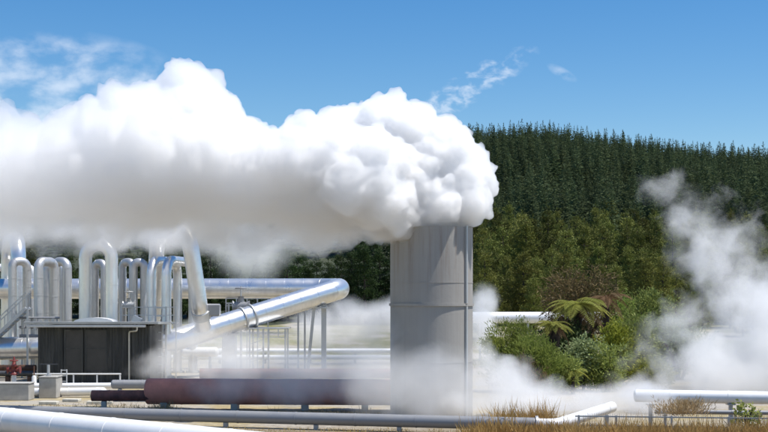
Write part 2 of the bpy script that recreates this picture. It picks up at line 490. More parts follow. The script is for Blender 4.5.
# the long loop of steam main: back run, U-bend and sloping front run
LR = 10.6/F*92
loop = [at(-220, 354.5, 86), at(160, 344.5, 86), at(339, 289, 92.4), at(339, 288.5, 97), at(-220, 289.0, 97)]
t = thing('steam_main', 'long shiny steam main that doubles back in a hairpin bend before the dark pines', 'pipe', gr(200, 88))
mb, pts = pipe(loop, LR, 28, 1.35, 1.95)
part(mb, 'pipe_body', M['alu'], t)
p = loop[1].lerp(loop[2], .47); d = (loop[2]-loop[1]).normalized()
for q in (-.35, .35):
    part(MB().tube([p+d*q-d*.05, p+d*q+d*.05], LR+.10, 28), 'flange', M['galv'], t)

t = thing('upper_left_pipe', 'slim pale pipe crossing behind the leftmost arches above the fat main', 'pipe', gr(0, 101))
mb, pts = pipe([at(-60, 267.5, 101), at(34, 267.5, 101), gr(34, 101)], .28, 16, 1.4)
part(mb, 'pipe_body', M['white_clad'], t); t.name = 'slim_pipe'

# supports of the loop
def pillar(label, px, D, topz, wd, m, group='pillars under the steam main'):
    P = gr(px, D); t = thing('pipe_pillar', label, 'support', P, group)
    part(MB().box((P.x, P.y, .15), (wd*1.5, wd*1.3, .3), None, .03), 'footing', M['concrete'], t)
    part(MB().box((P.x, P.y, topz/2), (wd, wd*.8, topz-.004)), 'column', m, t)
    part(MB().box((P.x, P.y, topz+.06), (wd*1.35, wd*1.1, .12)), 'saddle', m, t)
    return t
def zmain(px):
    a, b = loop[1], loop[2]
    k = (px-160)/(339-160); p = a.lerp(b, k); return p
for px, wd, lab in ((229, .85, 'thick pale pillar under the sloping main, just right of the leaning pipe'),):
    p = zmain(px); pillar(lab, 229, p.y, p.z-LR-.12, wd, M['concrete'])
p = zmain(314)
t = thing('pipe_trestle', 'slender A-shaped trestle under the hairpin end of the steam main', 'support', (p.x, p.y, 0))
zt = p.z-LR-.1
part(MB().bar((p.x-.55, p.y, 0), (p.x-.1, p.y, zt), .2), 'leg', M['galv'], t)
part(MB().bar((p.x+.55, p.y+.5, 0), (p.x+.55, p.y+.5, zt+.15), .34), 'leg', M['galv'], t)
part(MB().box((p.x+.15, p.y+.2, zt+.05), (1.4, .9, .12)), 'saddle', M['galv'], t)
for i, (px, lab) in enumerate(((60, 'steel post pair under the back run behind the small arches'), (301.5, 'thin pair of steel posts beneath the back run near the hairpin'), (232, 'steel posts under the back run behind the valve platform'))):
    P = gr(px, 97); t = thing('pipe_stand', lab, 'support', P, 'post pairs under the back run')
    for s in (-.24, .24):
        part(MB().box((P.x+s, 97, 2.35), (.12, .14, 4.7)), 'post', M['galv'], t)
    part(MB().box((P.x, 97, 4.76), (.9, .3, .12)), 'crossbeam', M['galv'], t)

# platform with ladder beneath the flange of the sloping run
p = zmain(262)
t = thing('access_platform', 'galvanised access platform with railings wrapped under the sloping main', 'platform', (p.x, p.y, 0))
z0 = p.z-LR-.35
part(MB().box((p.x+.35, p.y-.2, z0), (2.6, 2.6, .08)), 'deck', M['galv'], t)
for dx, dy in ((-.9, -1.35), (.0, -1.35), (.35, -1.4), (1.45, -1.35), (-.9, .9), (1.45, .9)):
    part(MB().box((p.x+dx, p.y+dy, (z0-.05)/2), (.11, .11, z0-.05)), 'post', M['galv'], t)
mb = MB()
for dx in (-.9, -.3, .35, 1.0, 1.6):
    mb.box((p.x+dx, p.y-1.45, z0-.30), (.06, .06, .62))
for zz in (-.58, -.3):
    mb.box((p.x+.35, p.y-1.45, z0+zz), (2.55, .05, .05))
part(mb, 'hanging_frame', M['galv'], t)
mb = MB()
for k in range(4): mb.bar((p.x-.9+k*.02, p.y-1.38, .3+k*.6), (p.x-.0, p.y-1.38, .6+k*.6), .05)
part(mb, 'bracing', M['galv'], t)

def valve_assembly(label, c, s, m=None):
    """gate valve: body, bonnet, yoke, stem, handwheel"""
    t = thing('gate_valve', label, 'valve', (c.x, c.y, 0))
    m = m or M['galv']
    part(MB().box((c.x, c.y, c.z*.5), (.14, .14, c.z-.1)), 'stand', M['galv'], t)
    part(MB().tube([c+Vector((-.45*s, 0, 0)), c+Vector((-.3*s, 0, 0)), c+Vector((0, 0, 0)), c+Vector((.3*s, 0, 0)), c+Vector((.45*s, 0, 0))],
                   [.3*s, .2*s, .28*s, .2*s, .3*s], 16), 'valve_body', m, t)
    part(MB().tube([c+Vector((0, 0, .15*s)), c+Vector((0, 0, .5*s)), c+Vector((0, 0, .52*s))], [.2*s, .15*s, .26*s], 14), 'bonnet', m, t)
    part(MB().tube([c+Vector((0, 0, .5*s)), c+Vector((0, 0, 1.05*s))], .04*s, 8), 'stem', M['galv'], t)
    hw = MB(); R = .3*s; z = c.z+.95*s
    ring = [Vector((c.x+R*math.cos(2*PI*k/16), c.y+R*math.sin(2*PI*k/16), z)) for k in range(17)]
    hw.tube(ring, .035*s, 6, False)
    for k in range(0, 16, 4): hw.bar((c.x, c.y, z), ring[k], .035*s)
    part(hw, 'handwheel', m, t)
    return t
valve_assembly('grey gate valve with handwheel above the sloping main, beside the railings', at(241, 306, 90), 1.25, M['grey_clad'])
valve_assembly('small grey valve at the foot of the matching small arches', at(129, 305, 86.5), .9)

# railed walkway above the sloping main
def walkway(label, x0, x1, D, zdeck, n, posts=True):
    t = thing('railed_walkway', label, 'walkway', gr((x0+x1)/2, D), 'railed walkways among the pipes')
    A, B = gr(x0, D, zdeck), gr(x1, D, zdeck)
    part(MB().box((A+B)/2+Vector((0, .4, 0)), ((B-A).length, .8, .07)), 'deck', M['galv'], t)
    for k in range(n):
        P = A.lerp(B, k/(n-1))
        part(MB().box((P.x, P.y, (zdeck+1.0)/2), (.07, .07, zdeck+1.0)), 'post', M['galv'], t)
    for dz in (.5, 1.0):
        part(MB().box((A+B)/2+Vector((0, 0, dz)), ((B-A).length+.07, .045, .045)), 'rail', M['galv'], t)
    return t
walkway('railed walkway with thin posts behind the sloping main, right of the leaning pipe', 226, 268, 94, 4.1, 5)
walkway('railed walkway with thin posts right above the shed, before the shouldered arches', 121, 176, 84, 3.55, 5)

t = thing('ladder_frame', 'tall grey ladder frame standing right of the shed before the steam main', 'ladder', gr(160, 83))
for px in (155.5, 166):
    P = gr(px, 83); part(MB().box((P.x, 83, 2.3), (.10, .10, 4.6)), 'stile', M['galv'], t)
a_, b_ = gr(155.5, 83), gr(166, 83)
for k in range(9):
    part(MB().box(((a_.x+b_.x)/2, 83, .5+k*.5), (b_.x-a_.x-.1, .05, .05)), 'rung', M['galv'], t)

# stair on the far left
t = thing('steel_stair', 'grey steel stair climbing left to right beside the leftmost arches', 'stair', gr(0, 85))
sa, sb = at(-22, 353, 85), at(26, 308, 85)
for dy in (0, 1.0):
    part(MB().bar(sa+Vector((0, dy, 0)), sb+Vector((0, dy, 0)), .2), 'stringer', M['galv'], t)
    part(MB().bar(sa+Vector((0, dy, 1.0)), sb+Vector((0, dy, 1.0)), .07), 'handrail', M['galv'], t)
    part(MB().box((sb.x+.1, sb.y+dy, sb.z/2), (.12, .12, sb.z)), 'post', M['galv'], t)
    mb = MB()
    for k in range(1, 7):
        q = sa.lerp(sb, k/6.5); mb.box(q+Vector((0, dy, .5)), (.05, .05, 1.0))
    part(mb, 'balusters', M['galv'], t)
for k in range(12):
    q = sa.lerp(sb, (k+.5)/12); part(MB().box(q+Vector((0, .5, .02)), (.3, .8, .04)), 'tread', M['galv'], t)
# pipe rack left of the shed roof
t = thing('pipe_rack', 'low grey rack of slim pipes between the stair and the shed', 'pipe rack', gr(35, 86))
for px in (22, 34, 46, 57):
    P = gr(px, 86); part(MB().box((P.x, 86, 1.95), (.1, .1, 3.9)), 'post', M['galv'], t)
for k, z in enumerate((2.7, 3.25, 3.85)):
    a_, b_ = gr(20, 86, z), gr(60, 86, z)
    part(MB().tube([a_+Vector((0, -.1, 0)), b_+Vector((0, -.1, 0))], .09-.01*k, 10), 'rack_pipe', M['grey_clad'], t)
for k in range(6):
    P = gr(24+k*6, 86, 3.6); part(MB().box((P.x, 85.8, 3.45), (.16, .2, .5+.1*(k % 3))), 'bracket', M['galv'], t)

# rusty pipes under the main on the far left
for i, (y, D, r_, m_, lab) in enumerate(((368, 84, .20, M['rust'], 'rust brown pipe lying under the main at the far left, the higher of two'), (373.5, 80, .16, M['dark_steel'], 'dark grubby pipe on the ground at the far left, nearer than the rusty one'))):
    t = thing('ground_pipe', lab, 'pipe', gr(10, D)); 
    mb, pts = pipe([at(-60, y, D), at(36, y, D)], r_, 14, 1.1, cap=True); part(mb, 'pipe_body', m_, t)
    for px in (-20, 8, 30):
        P = gr(px, D); zz = at(0, y, D).z-r_
        part(MB().box((P.x, D, zz/2), (.25, .3, max(.05, zz))), 'support_block', M['rust'], t)

# low white pipes in the background, between main and tower
for y, D, dia, lab, m_ in ((351, 111, .42, 'farther of two low white pipes running behind the red pipe to the tower', M['white_clad']),
                           (357.3, 105, .36, 'nearer of two low white pipes running behind the red pipe to the tower', M['white_clad'])):
    t = thing('low_pipe', lab, 'pipe', gr(290, D), 'low white pipes behind the red pipe')
    mb, pts = pipe([at(150, y, D), at(400, y, D), gr(400, D)], dia/2, 14, 2.0); part(mb, 'pipe_body', m_, t)
    for px in range(175, 400, 45):
        P = gr(px, D); zz = at(0, y, D).z-dia/2
        if zz > .04: part(MB().box((P.x, D, zz/2), (.2, .3, zz-.004)), 'support_block', M['concrete'], t)
t = thing('white_vessel', 'small white horizontal vessel right of the shed under the steam', 'vessel', gr(190, 92))
c = at(200, 352, 92); part(MB().tube([c+Vector((-1.1, 0, 0)), c+Vector((1.1, 0, 0))], .34, 18, True, .2), 'shell', M['white_clad'], t)
for s in (-.7, .7): part(MB().box((c.x+s, c.y, (c.z-.3)/2), (.16, .4, c.z-.3)), 'saddle', M['galv'], t)

# white pipe right of the tower
t = thing('elevated_pipe', 'white pipe on posts running right from behind the tower into the bush', 'pipe', gr(510, 108))
mb, pts = pipe([gr(452, 108), at(452, 317.6, 108), at(640, 317.6, 108), gr(640, 108)], .46, 20, 2.6, 1.1)
part(mb, 'pipe_body', M['white_clad'], t)
for px in (480, 528, 590):
    P = gr(px, 108); zz = at(0, 317.6, 108).z-.46
    part(MB().box((P.x, 108, zz/2+.05), (.16, .16, zz-.1)), 'post', M['galv'], t)

# ------------------------------------------------------------------ shed
SD = 80.0
x0, x1 = gr(38, SD).x, gr(150, SD).x
SHH = CAMH-(325.5-HOR)/F*SD
sh = thing('shed', 'dark sheet metal shed with a flat pale roof and cream downpipe', 'shed', ((x0+x1)/2, SD, 0))
mb = MB(); dep = 4.2; wob = []
xx = x0; n = int((x1-x0)/.19)
front = []
for k in range(n*4+1):     # corrugated front
    x = x0+(x1-x0)*k/(n*4); dy = (0, 0, -.045, -.045)[k % 4]; front.append((x, SD+dy))
V = [(x, y, 0) for x, y in front]+[(x, y, SHH) for x, y in front]; m_ = len(front)
mb.add(V, [(k, k+1, m_+k+1, m_+k) for k in range(m_-1)])
for (xa, ya), (xb, yb) in (((x1, SD), (x1, SD+dep)), ((x1, SD+dep), (x0, SD+dep)), ((x0, SD+dep), (x0, SD))):
    mb.add([(xa, ya, 0), (xb, yb, 0), (xb, yb, SHH), (xa, ya, SHH)], [(0, 1, 2, 3)])
part(mb, 'wall', M['shed'], sh)
rx0, rx1 = gr(27, SD).x, gr(160, SD).x
mb = MB().box(((rx0+rx1)/2, SD+dep/2-.1, SHH+.12), (rx1-rx0, dep+1.2, .16), Matrix.Rotation(math.radians(-1.0), 3, 'X'), .02)
rf = part(mb, 'roof', M['roof'], sh)
c = gr(95, SD+1.2, SHH+.2)
mb = MB(); A_ = []
for k in range(9):
    a = PI*k/8; A_.append((1.2*math.cos(a), .26*math.sin(a)))
V = [(c.x+u, c.y-.5, c.z+v) for u, v in A_]+[(c.x+u, c.y+.9, c.z+v) for u, v in A_]
mb.add(V, [(k+1, k, 9+k, 9+k+1) for k in range(8)], True); mb.add(V[:9], [tuple(range(9))]); mb.add(V[9:], [tuple(reversed(range(9)))])
vt = part(mb, 'roof_vent', M['white_paint'], sh)
mb = MB().box((gr(137, SD+1.0).x, SD+1.0, SHH+.32), (.5, .5, .4), Matrix.Rotation(.5, 3, 'Y'))
part(mb, 'vent_hood', M['galv'], sh)
mb = MB().box(((rx0+x1)/2, SD-.62, SHH-.02), (x1-rx0-.3, .13, .15), None, .02)
part(mb, 'gutter', M['rail'], sh)
gx, dx = gr(139, SD).x, gr(129.5, SD).x
mb, pts = pipe([(gx, SD-.62, SHH-.05), (gx, SD-.62, SHH-.3), (dx, SD-.12, SHH-.36), (dx, SD-.12, .05)], .05, 10, 0, .14)
part(mb, 'downpipe', M['cream'], sh)
for pxa, pxb in ((66, 82), (87, 106)):
    xa, xb = gr(pxa, SD).x, gr(pxb, SD).x; za, zb = at(0, 371, SD).z, at(0, 331, SD).z
    pn = part(MB().box(((xa+xb)/2, SD-.06, (za+zb)/2), (xb-xa, .05, zb-za)), 'door_panel', M['shed_window'], sh)
    fr = MB(); cx, cz = (xa+xb)/2, (za+zb)/2
    for sgn in (-1, 1):
        fr.box((cx+sgn*((xb-xa)/2+.04), SD-.075, cz), (.08, .09, zb-za+.16)); fr.box((cx, SD-.076, cz+sgn*((zb-za)/2+.04)), (xb-xa-.004, .085, .08))
    fr.box((cx, SD-.09, cz+.15), (xb-xa-.004, .03, .05))
    o = part(fr, 'panel_frame', M['shed'], pn)

# ------------------------------------------------------------------ things on the ground before the shed
def block(label, px0, px1, D, h, dep, capm=None):
    a_, b_ = gr(px0, D), gr(px1, D); t = thing('concrete_block', label, 'block', ((a_.x+b_.x)/2, D, 0))
    part(MB().box(((a_.x+b_.x)/2, D+dep/2, h/2), (b_.x-a_.x, dep, h), None, .03), 'block_body', M['concrete'], t)
    part(MB().box(((a_.x+b_.x)/2, D+dep/2, h+.03), (b_.x-a_.x+.06, dep+.06, .055), None, .01), 'cap_slab', M['concrete'], t)
    return t
block('long low concrete block cut off by the left edge, red valve behind it', -16, 28.5, 66.5, .82, 1.1)
block('tall concrete block with a valve stem on top, beside the handrail', 39, 56, 68, 1.05, 1.3)
c = gr(48.5, 68.6, 1.08)
t = thing('valve_stem', 'grey valve stem with a flat crossbar standing on the tall concrete block', 'valve', c)
part(MB().tube([c, c+Vector((0, 0, .6))], .075, 12), 'stem', M['galv'], t)
part(MB().box(c+Vector((0, 0, .63)), (.95, .06, .05)), 'crossbar', M['dark_steel'], t)
part(MB().tube([c, c+Vector((0, 0, .1))], .15, 12), 'gland', M['galv'], t)
c = gr(14, 69.5, 0)
t = thing('red_wellhead_valve', 'dark red valve tree on a pale post behind the low concrete block', 'valve', c)
z = at(0, 375, 69.5).z
part(MB().tube([c, c+Vector((0, 0, z))], .12, 12), 'post', M['white_paint'], t)
part(MB().tube([c+Vector((0, 0, z)), c+Vector((0, 0, z+.12)), c+Vector((0, 0, z+.13)), c+Vector((0, 0, z+.42)), c+Vector((0, 0, z+.43)), c+Vector((0, 0, z+.56)), c+Vector((0, 0, z+.95))],
               [.2, .2, .13, .15, .22, .1, .04], 14), 'valve_body', M['valve_red'], t)
mb = MB().tube([c+Vector((-.32, 0, z+.27)), c+Vector((.32, 0, z+.27))], .11, 12); mb.tube([c+Vector((-.34, 0, z+.27)), c+Vector((-.29, 0, z+.27))], .19, 14); mb.tube([c+Vector((.29, 0, z+.27)), c+Vector((.34, 0, z+.27))], .19, 14)
part(mb, 'side_flange', M['valve_red'], t)
hw = MB(); hc = c+Vector((0, 0, z+.75)); ring = [hc+Vector((.2*math.cos(2*PI*k/14), .2*math.sin(2*PI*k/14), 0)) for k in range(15)]
hw.tube(ring, .03, 6, False); hw.bar(ring[0], ring[7], .03); hw.bar(ring[3], ring[10], .03)
part(hw, 'handwheel', M['valve_red'], t)
c = gr(34, 71)
t = thing('marker_post', 'short stout white post between the two concrete blocks', 'post', c)
part(MB().tube([c, c+Vector((0, 0, .92)), c+Vector((0, 0, 1.0))], [.13, .12, .06], 14), 'shaft', M['white_paint'], t)
part(MB().tube([c+Vector((0, 0, 1.0)), c+Vector((0, 0, 1.5))], .035, 8), 'tip_rod', M['rust'], t)
c = gr(64, 72.5)
t = thing('step_frame', 'small white step frame with three rungs standing by the handrail', 'steps', c)
for s in (-.15, .15): part(MB().box((c.x+s, c.y, .62), (.05, .05, 1.24)), 'stile', M['white_paint'], t)
for k in range(4): part(MB().box((c.x, c.y, .3+k*.3), (.25, .04, .04)), 'rung', M['white_paint'], t)
t = thing('handrail', 'low white handrail along the front of the dark shed', 'railing', gr(78, 74))
zr = at(0, 374, 74).z
a_, b_ = gr(33, 74, zr), gr(121, 74, zr)
part(MB().tube([a_, b_], .045, 10), 'top_rail', M['white_paint'], t)
for px in (36, 73.5, 97, 120): P = gr(px, 74); part(MB().tube([P, P+Vector((0, 0, zr))], .045, 10), 'post', M['white_paint'], t)
# short horizontal pipes
t = thing('short_white_pipe', 'farther white ground pipe running from the low block toward the grey pipe', 'pipe', gr(70, 70.8))
mb, pts = pipe([at(22, 386, 70.8), at(116, 385.5, 70.8)], .15, 16, 2.0); part(mb, 'pipe_body', M['white_clad'], t)
for px in (34, 90): P = gr(px, 70.8); zz = at(0, 386, 70.8).z-.15; part(MB().box((P.x, P.y, zz/2), (.14, .2, zz)), 'support_block', M['concrete'], t)
t = thing('short_white_pipe', 'nearer and fatter white ground pipe with a rounded right end, before the other', 'pipe', gr(66, 68.5))
mb, pts = pipe([at(24, 392.2, 69.6), at(103, 391.4, 68.5)], .21, 18, 1.6, None, .18); part(mb, 'pipe_body', M['white_clad'], t)
for px in (32, 92): P = gr(px, 69.2); part(MB().box((P.x, P.y, .06), (.14, .3, .12)), 'support_block', M['concrete'], t)
t = thing('grey_stub_pipe', 'short silver grey pipe running into the left end of the red pipe', 'pipe', gr(130, 66))
mb, pts = pipe([at(113, 384.3, 66), at(160, 384.3, 66)], .22, 18, .9, None, .1); part(mb, 'pipe_body', M['grey_clad'], t)
P = gr(120, 66); zz = at(0, 384.3, 66).z-.22; part(MB().box((P.x, P.y, zz/2), (.16, .3, zz)), 'support_block', M['concrete'], t)

# red oxide pipe and its thinner lead-in
RR = 13.0/F*61; zc = at(0, 391.3, 61).z
t = thing('red_pipe', 'large red oxide pipe lying on the ground and running into the tower', 'pipe', gr(270, 61))
mb, pts = pipe([gr(148, 61, zc), gr(400, 60.4, zc)], RR, 28, 2.6, None, .14, True, .008, .07); part(mb, 'pipe_body', M['red_oxide'], t)
for px in (165, 235, 305, 365): P = gr(px, 61); part(MB().box((P.x, 61, (zc-RR)/2+.05), (.3, .9, zc-RR+.1)), 'support_block', M['concrete'], t)
t = thing('maroon_pipe', 'thin dark maroon pipe joining the left end of the large red pipe', 'pipe', gr(118, 60.6))
z2 = at(0, 395.7, 60.6).z; mb, pts = pipe([gr(92, 60.6, z2), gr(150, 60.7, z2)], .25, 20, 1.3, None, .05); part(mb, 'pipe_body', M['maroon'], t)
P = gr(104, 60.6); part(MB().box((P.x, P.y, (z2-.25)/2), (.2, .3, z2-.25)), 'support_block', M['concrete'], t)
t = thing('far_red_pipe', 'thinner red pipe farther back, showing just above the large red one', 'pipe', gr(250, 70))
z2 = at(0, 373.5, 70).z; mb, pts = pipe([gr(200, 70, z2), gr(412, 70, z2), gr(412, 70, 0)], .26, 18, 2.0); part(mb, 'pipe_body', M['maroon'], t)
for px in (215, 262, 310, 365): P = gr(px, 70); part(MB().box((P.x, P.y, (z2-.27)/2), (.2, .4, z2-.27)), 'support_block', M['concrete'], t)

for i, (px, py, wd, dp, lab) in enumerate(((49, 404.5, .85, .45, 'pale cover slab on dry ground, leftmost of three by the grey pipe'), (72, 401.8, .8, .5, 'pale cover slab on dry ground, the middle one below the rounded white pipe end'), (100, 404.0, 1.2, .5, 'pale cover slab on dry ground in front of the maroon pipe end'))):
    D = F*CAMH/(py-HOR); P = gr(px, D)
    o = MB().box((P.x, P.y, .075), (wd, dp, .15), Matrix.Rotation(rng.uniform(-.2, .2), 3, 'Z'), .02).build('cover_slab', M['slab'], None, P)
    tag(o, lab, 'slab', 'cover slabs before the shed')

# ------------------------------------------------------------------ foreground pipes
def low_supports(t, pts, px_list, r, h=.0):
    pass
t = thing('grey_pipe', 'long dull grey pipe crossing in front of the tower close to the ground', 'pipe', gr(300, 52.5))
GP = [gr(22, 55, .42), gr(535, 49.4, .42)]
GP[0] = GP[1]+(GP[0]-GP[1])*1.3
mb, pts = pipe(GP, .24, 22, 2.4, .9, .12); part(mb, 'pipe_body', M['grey_clad'], t)
for px in (60, 150, 240, 330, 410, 490):
    k = (px+130)/(535+130); Pq = GP[0].lerp(GP[1], k); part(MB().box((Pq.x, Pq.y, .095), (.18, .30, .19)), 'support_block', M['concrete'], t)
t = thing('white_pipe', 'fat gleaming white pipe sloping across the bottom left corner', 'pipe', gr(60, 46))
WP = [at(-120, 410, 51.5), at(0, 420.5, 48), at(330, 455, 38.5)]
WP[2] = WP[1]+(WP[2]-WP[1])*2.4; WP[0] = WP[1]+(WP[0]-WP[1])*3
mb, pts = pipe(WP, .48, 30, 2.7, 2); part(mb, 'pipe_body', M['white_clad'], t)
for k in (-.2, .1, .32, .54, .76, .96):
    q = WP[1].lerp(WP[2], k); zz = max(.08, q.z-.45); part(MB().box((q.x, q.y, zz/2), (.35, .7, zz)), 'support_block', M['concrete'], t)

t = thing('white_end_pipe', 'white pipe end tilting up out of the steam, right of the grey pipe it joins', 'pipe', gr(580, 50))
q0 = gr(535.4, 49.4, .42); q1 = gr(556, 49.2, .42); q2 = at(612, 407.0, 52.5)
mb, pts = pipe([q0, q1, q2], .215, 22, 1.7, .7, .1); part(mb, 'pipe_body', M['white_clad'], t)
part(MB().tube([q0+Vector((.0, 0, 0)), q0+Vector((.1, 0, 0))], .31, 22), 'flange', M['galv'], t)
part(MB().box((q2.x-.25, q2.y-.2, (q2.z-.3)/2), (.14, .3, q2.z-.3)), 'post', M['galv'], t)
# right hand pipes
t = thing('right_pipe', 'white topped pipe on short posts at the right, emerging from dense steam', 'pipe', gr(700, 51.5))
zc2 = at(0, 397.8, 51.5).z
mb, pts = pipe([gr(636, 52.6, zc2), gr(1000, 49.6, zc2)], .25, 22, 2.2, None, .1); part(mb, 'pipe_body', M['white_clad'], t)
for px in (650, 730, 810, 890, 970): P = gr(px, 51.9); part(MB().box((P.x, P.y-.1, (zc2-.24)/2), (.14, .14, zc2-.24)), 'post', M['galv'], t); part(MB().box((P.x, P.y-.1, zc2-.27), (.3, .4, .05)), 'saddle', M['galv'], t)
t = thing('slim_grey_pipe', 'slim grey pipe under the white topped pipe at the right', 'pipe', gr(700, 49.6))
zc3 = at(0, 412.5, 50.8).z; mb, pts = pipe([gr(655, 51.2, zc3), gr(1000, 49.6, zc3)], .085, 14, 1.8); part(mb, 'pipe_body', M['grey_clad'], t)
for px in (665, 735, 805, 880, 960): P = gr(px, 51); part(MB().box((P.x, P.y, (zc3-.08)/2), (.1, .1, zc3-.08)), 'post', M['galv'], t)
fe = thing('wire_fence', 'low wire fence with grey rails in dry grass at the bottom right', 'fence', gr(690, 47))
za = at(0, 417.6, 47).z; zb = at(0, 427, 47).z
for zz in (za, zb): A = gr(575, 47.6, zz); B = gr(830, 46.4, zz); part(MB().bar(A, B, .045), 'rail', M['galv'], fe)
for px in (579, 616.5, 672, 729, 790): P = gr(px, 47.3-(px-579)*.0045); part(MB().box((P.x, P.y+.06, za/2+.03), (.07, .06, za+.06)), 'post', M['galv'], fe)
mb = MB(); n_ = 110
for k in range(n_):
    px = 576+k/n_*250; P = gr(px, 47.5-(px-579)*.0045); mb.box((P.x, P.y-.035, za/2+.07), (.006, .006, za+.12))
part(mb, 'mesh_wire', M['galv'], fe)

# ------------------------------------------------------------------ vegetation
def unit_vecs(n):
    v = nrg.normal(size=(n, 3)); return v/np.linalg.norm(v, axis=1, keepdims=True)
def blades(P, Dr, L, W, droop=0.0):
    """leaf blades: rhombus from P along Dr (n,3), length L, width W; returns V, F"""
    n = len(P); Dn = Dr/np.maximum(np.linalg.norm(Dr, axis=1, keepdims=True), 1e-6)
    S = np.cross(Dn, unit_vecs(n)); S /= np.maximum(np.linalg.norm(S, axis=1, keepdims=True), 1e-6)
    L = np.broadcast_to(np.asarray(L, float), (n,))[:, None]; W = np.broadcast_to(np.asarray(W, float), (n,))[:, None]
    mid = P+Dn*L*.45; tip = P+Dn*L; tip[:, 2] -= droop*L[:, 0]
    V = np.stack([P, mid+S*W/2, tip, mid-S*W/2], 1).reshape(-1, 3)
    Fc = np.arange(n*4).reshape(n, 4); return V, Fc
def cat_blades(lst):
    V = np.concatenate([a for a, b in lst]); off = 0; Fs = []
    for a, b in lst: Fs.append(b+off); off += len(a)
    return V, np.concatenate(Fs)

def pine_meshes(H, kind, seed):
    """trunk with limbs + crown of needle tufts for a broad bushy pine of height H"""
    r = np.random.default_rng(seed); P, Dd, Ls = [], [], []; tr = MB()
    lean = r.normal(0, .02, 2)
    tr.tube([(lean[0]*z*H, lean[1]*z*H, z*H) for z in (-.03, .0, .25, .5, .75, .97)], [.02*H, .017*H, .013*H, .009*H, .005*H, .001*H], 8)
    nw = 12; rmax = H*r.uniform(.21, .28)
    for i in range(nw):
        z = .08+.90*(i+r.uniform(-.3, .3))/nw
        u = z
        rad = rmax*(1-max(0, u-.12)/.90)**.68*(1+.18*math.sin(i*2.1+seed))*(.75+.25*min(1, u/.25))*r.uniform(.85, 1.1)
        nb = int(r.integers(6, 9)) if z < .85 else 5
        a0 = r.uniform(0, 6.28)
        for j in range(nb):
            a = a0+6.283*j/nb+r.uniform(-.3, .3); R = rad*r.uniform(.55, 1.25)+.05*H*(z > .9)*0
            if r.random() < .16: continue
            up = R*r.uniform(.1, .55)
            base = np.array([lean[0]*z*H, lean[1]*z*H, z*H]); tip = base+np.array([math.cos(a)*R, math.sin(a)*R, up])
            if R > .06*H and j % 2 == 0: tr.tube([base, base+(tip-base)*.5-np.array([0, 0, R*.06]), tip], [.0045*H, .003*H, .001*H], 5, False)
            nt_ = max(3, int(8*R/rmax)+2)
            for k in range(nt_):
                s = .35+.65*(k+r.uniform(0, .6))/nt_
                c = base+(tip-base)*s+r.normal(0, .012*H, 3)
                nbld = 17
                d = (tip-base)/np.linalg.norm(tip-base)*.7+np.array([0, 0, .55])+r.normal(0, .75, (nbld, 3))
                P.append(np.repeat(c[None], nbld, 0)+r.normal(0, .015*H, (nbld, 3))); Dd.append(d); Ls.append(r.uniform(.018, .037, nbld)*H)
    # leader
    c = np.array([lean[0]*H, lean[1]*H, .97*H]); P.append(np.repeat(c[None], 10, 0)+r.normal(0, .006*H, (10, 3))); Dd.append(np.array([0, 0, 1.2])+r.normal(0, .45, (10, 3))); Ls.append(np.full(10, .05*H))
    V, Fc = blades(np.concatenate(P), np.concatenate(Dd), np.concatenate(Ls), .008*H)
    return tr.mesh('trunk'), np_mesh('crown', V, Fc)

def fir_geo(H, seed, dense=1.0):
    """slender plantation conifer: whorls of drooping sprays"""
    r = np.random.default_rng(seed); P, Dd, Ls, Ws = [], [], [], []
    nw = int(27*dense); rm = H*r.uniform(.14, .19)
    for i in range(nw):
        z = .08+.90*(max(0.0, i+r.uniform(-.2, .2))/nw)**.92; rad = rm*max(0.0, 1-z)**.85+.008*H; nb = int(r.integers(6, 9)) if z < .9 else 4; a0 = r.uniform(0, 6.28)
        for j in range(nb):
            a = a0+6.283*j/nb+r.uniform(-.3, .3); R = rad*r.uniform(.65, 1.3)
            for s in ((.0, .25, .45, .65) if R > .06*H else (.0,)):
                dv = np.array([math.cos(a), math.sin(a), r.uniform(.1, .6)])
                P.append(np.array([0, 0, z*H])+dv*R*s+r.normal(0, .006*H, 3)); Dd.append(dv+r.normal(0, .35, 3)); Ls.append(R*(.4 if R > .06*H else 1)); Ws.append(.010*H+R*.11)
    for k in range(3): P.append(np.array([0, 0, .90*H])); Dd.append(np.array([0, 0, 1])+r.normal(0, .06, 3)); Ls.append(.11*H); Ws.append(.010*H)
    return blades(np.array(P), np.array(Dd), np.array(Ls), np.array(Ws), .10)

PINES = [pine_meshes(10.0, 0, 100+i) for i in range(7)]
def place_pine(x, y, h, v, label, group, m, sq=1.0, z=None):
    t = thing('pine_tree', label, 'tree', (x, y, float(terrain(x, y))-.1 if z is None else z), group)
    t.rotation_euler = (0, 0, rng.uniform(0, 6.28)); s = h/10.0; t.scale = (s*sq, s*sq, s)
    tm, cm = PINES[v % len(PINES)]
    if not tm.materials: tm.materials.append(M['bark'])
    key = (v % len(PINES), m.name)
    if key not in PCACHE:
        c2 = cm.copy(); c2.materials.clear(); c2.materials.append(m); PCACHE[key] = c2
    for nm, me in (('trunk', tm), ('crown', PCACHE[key])):
        o = bpy.data.objects.new(nm, me); C.objects.link(o); o.parent = t
    return t
PCACHE = {}
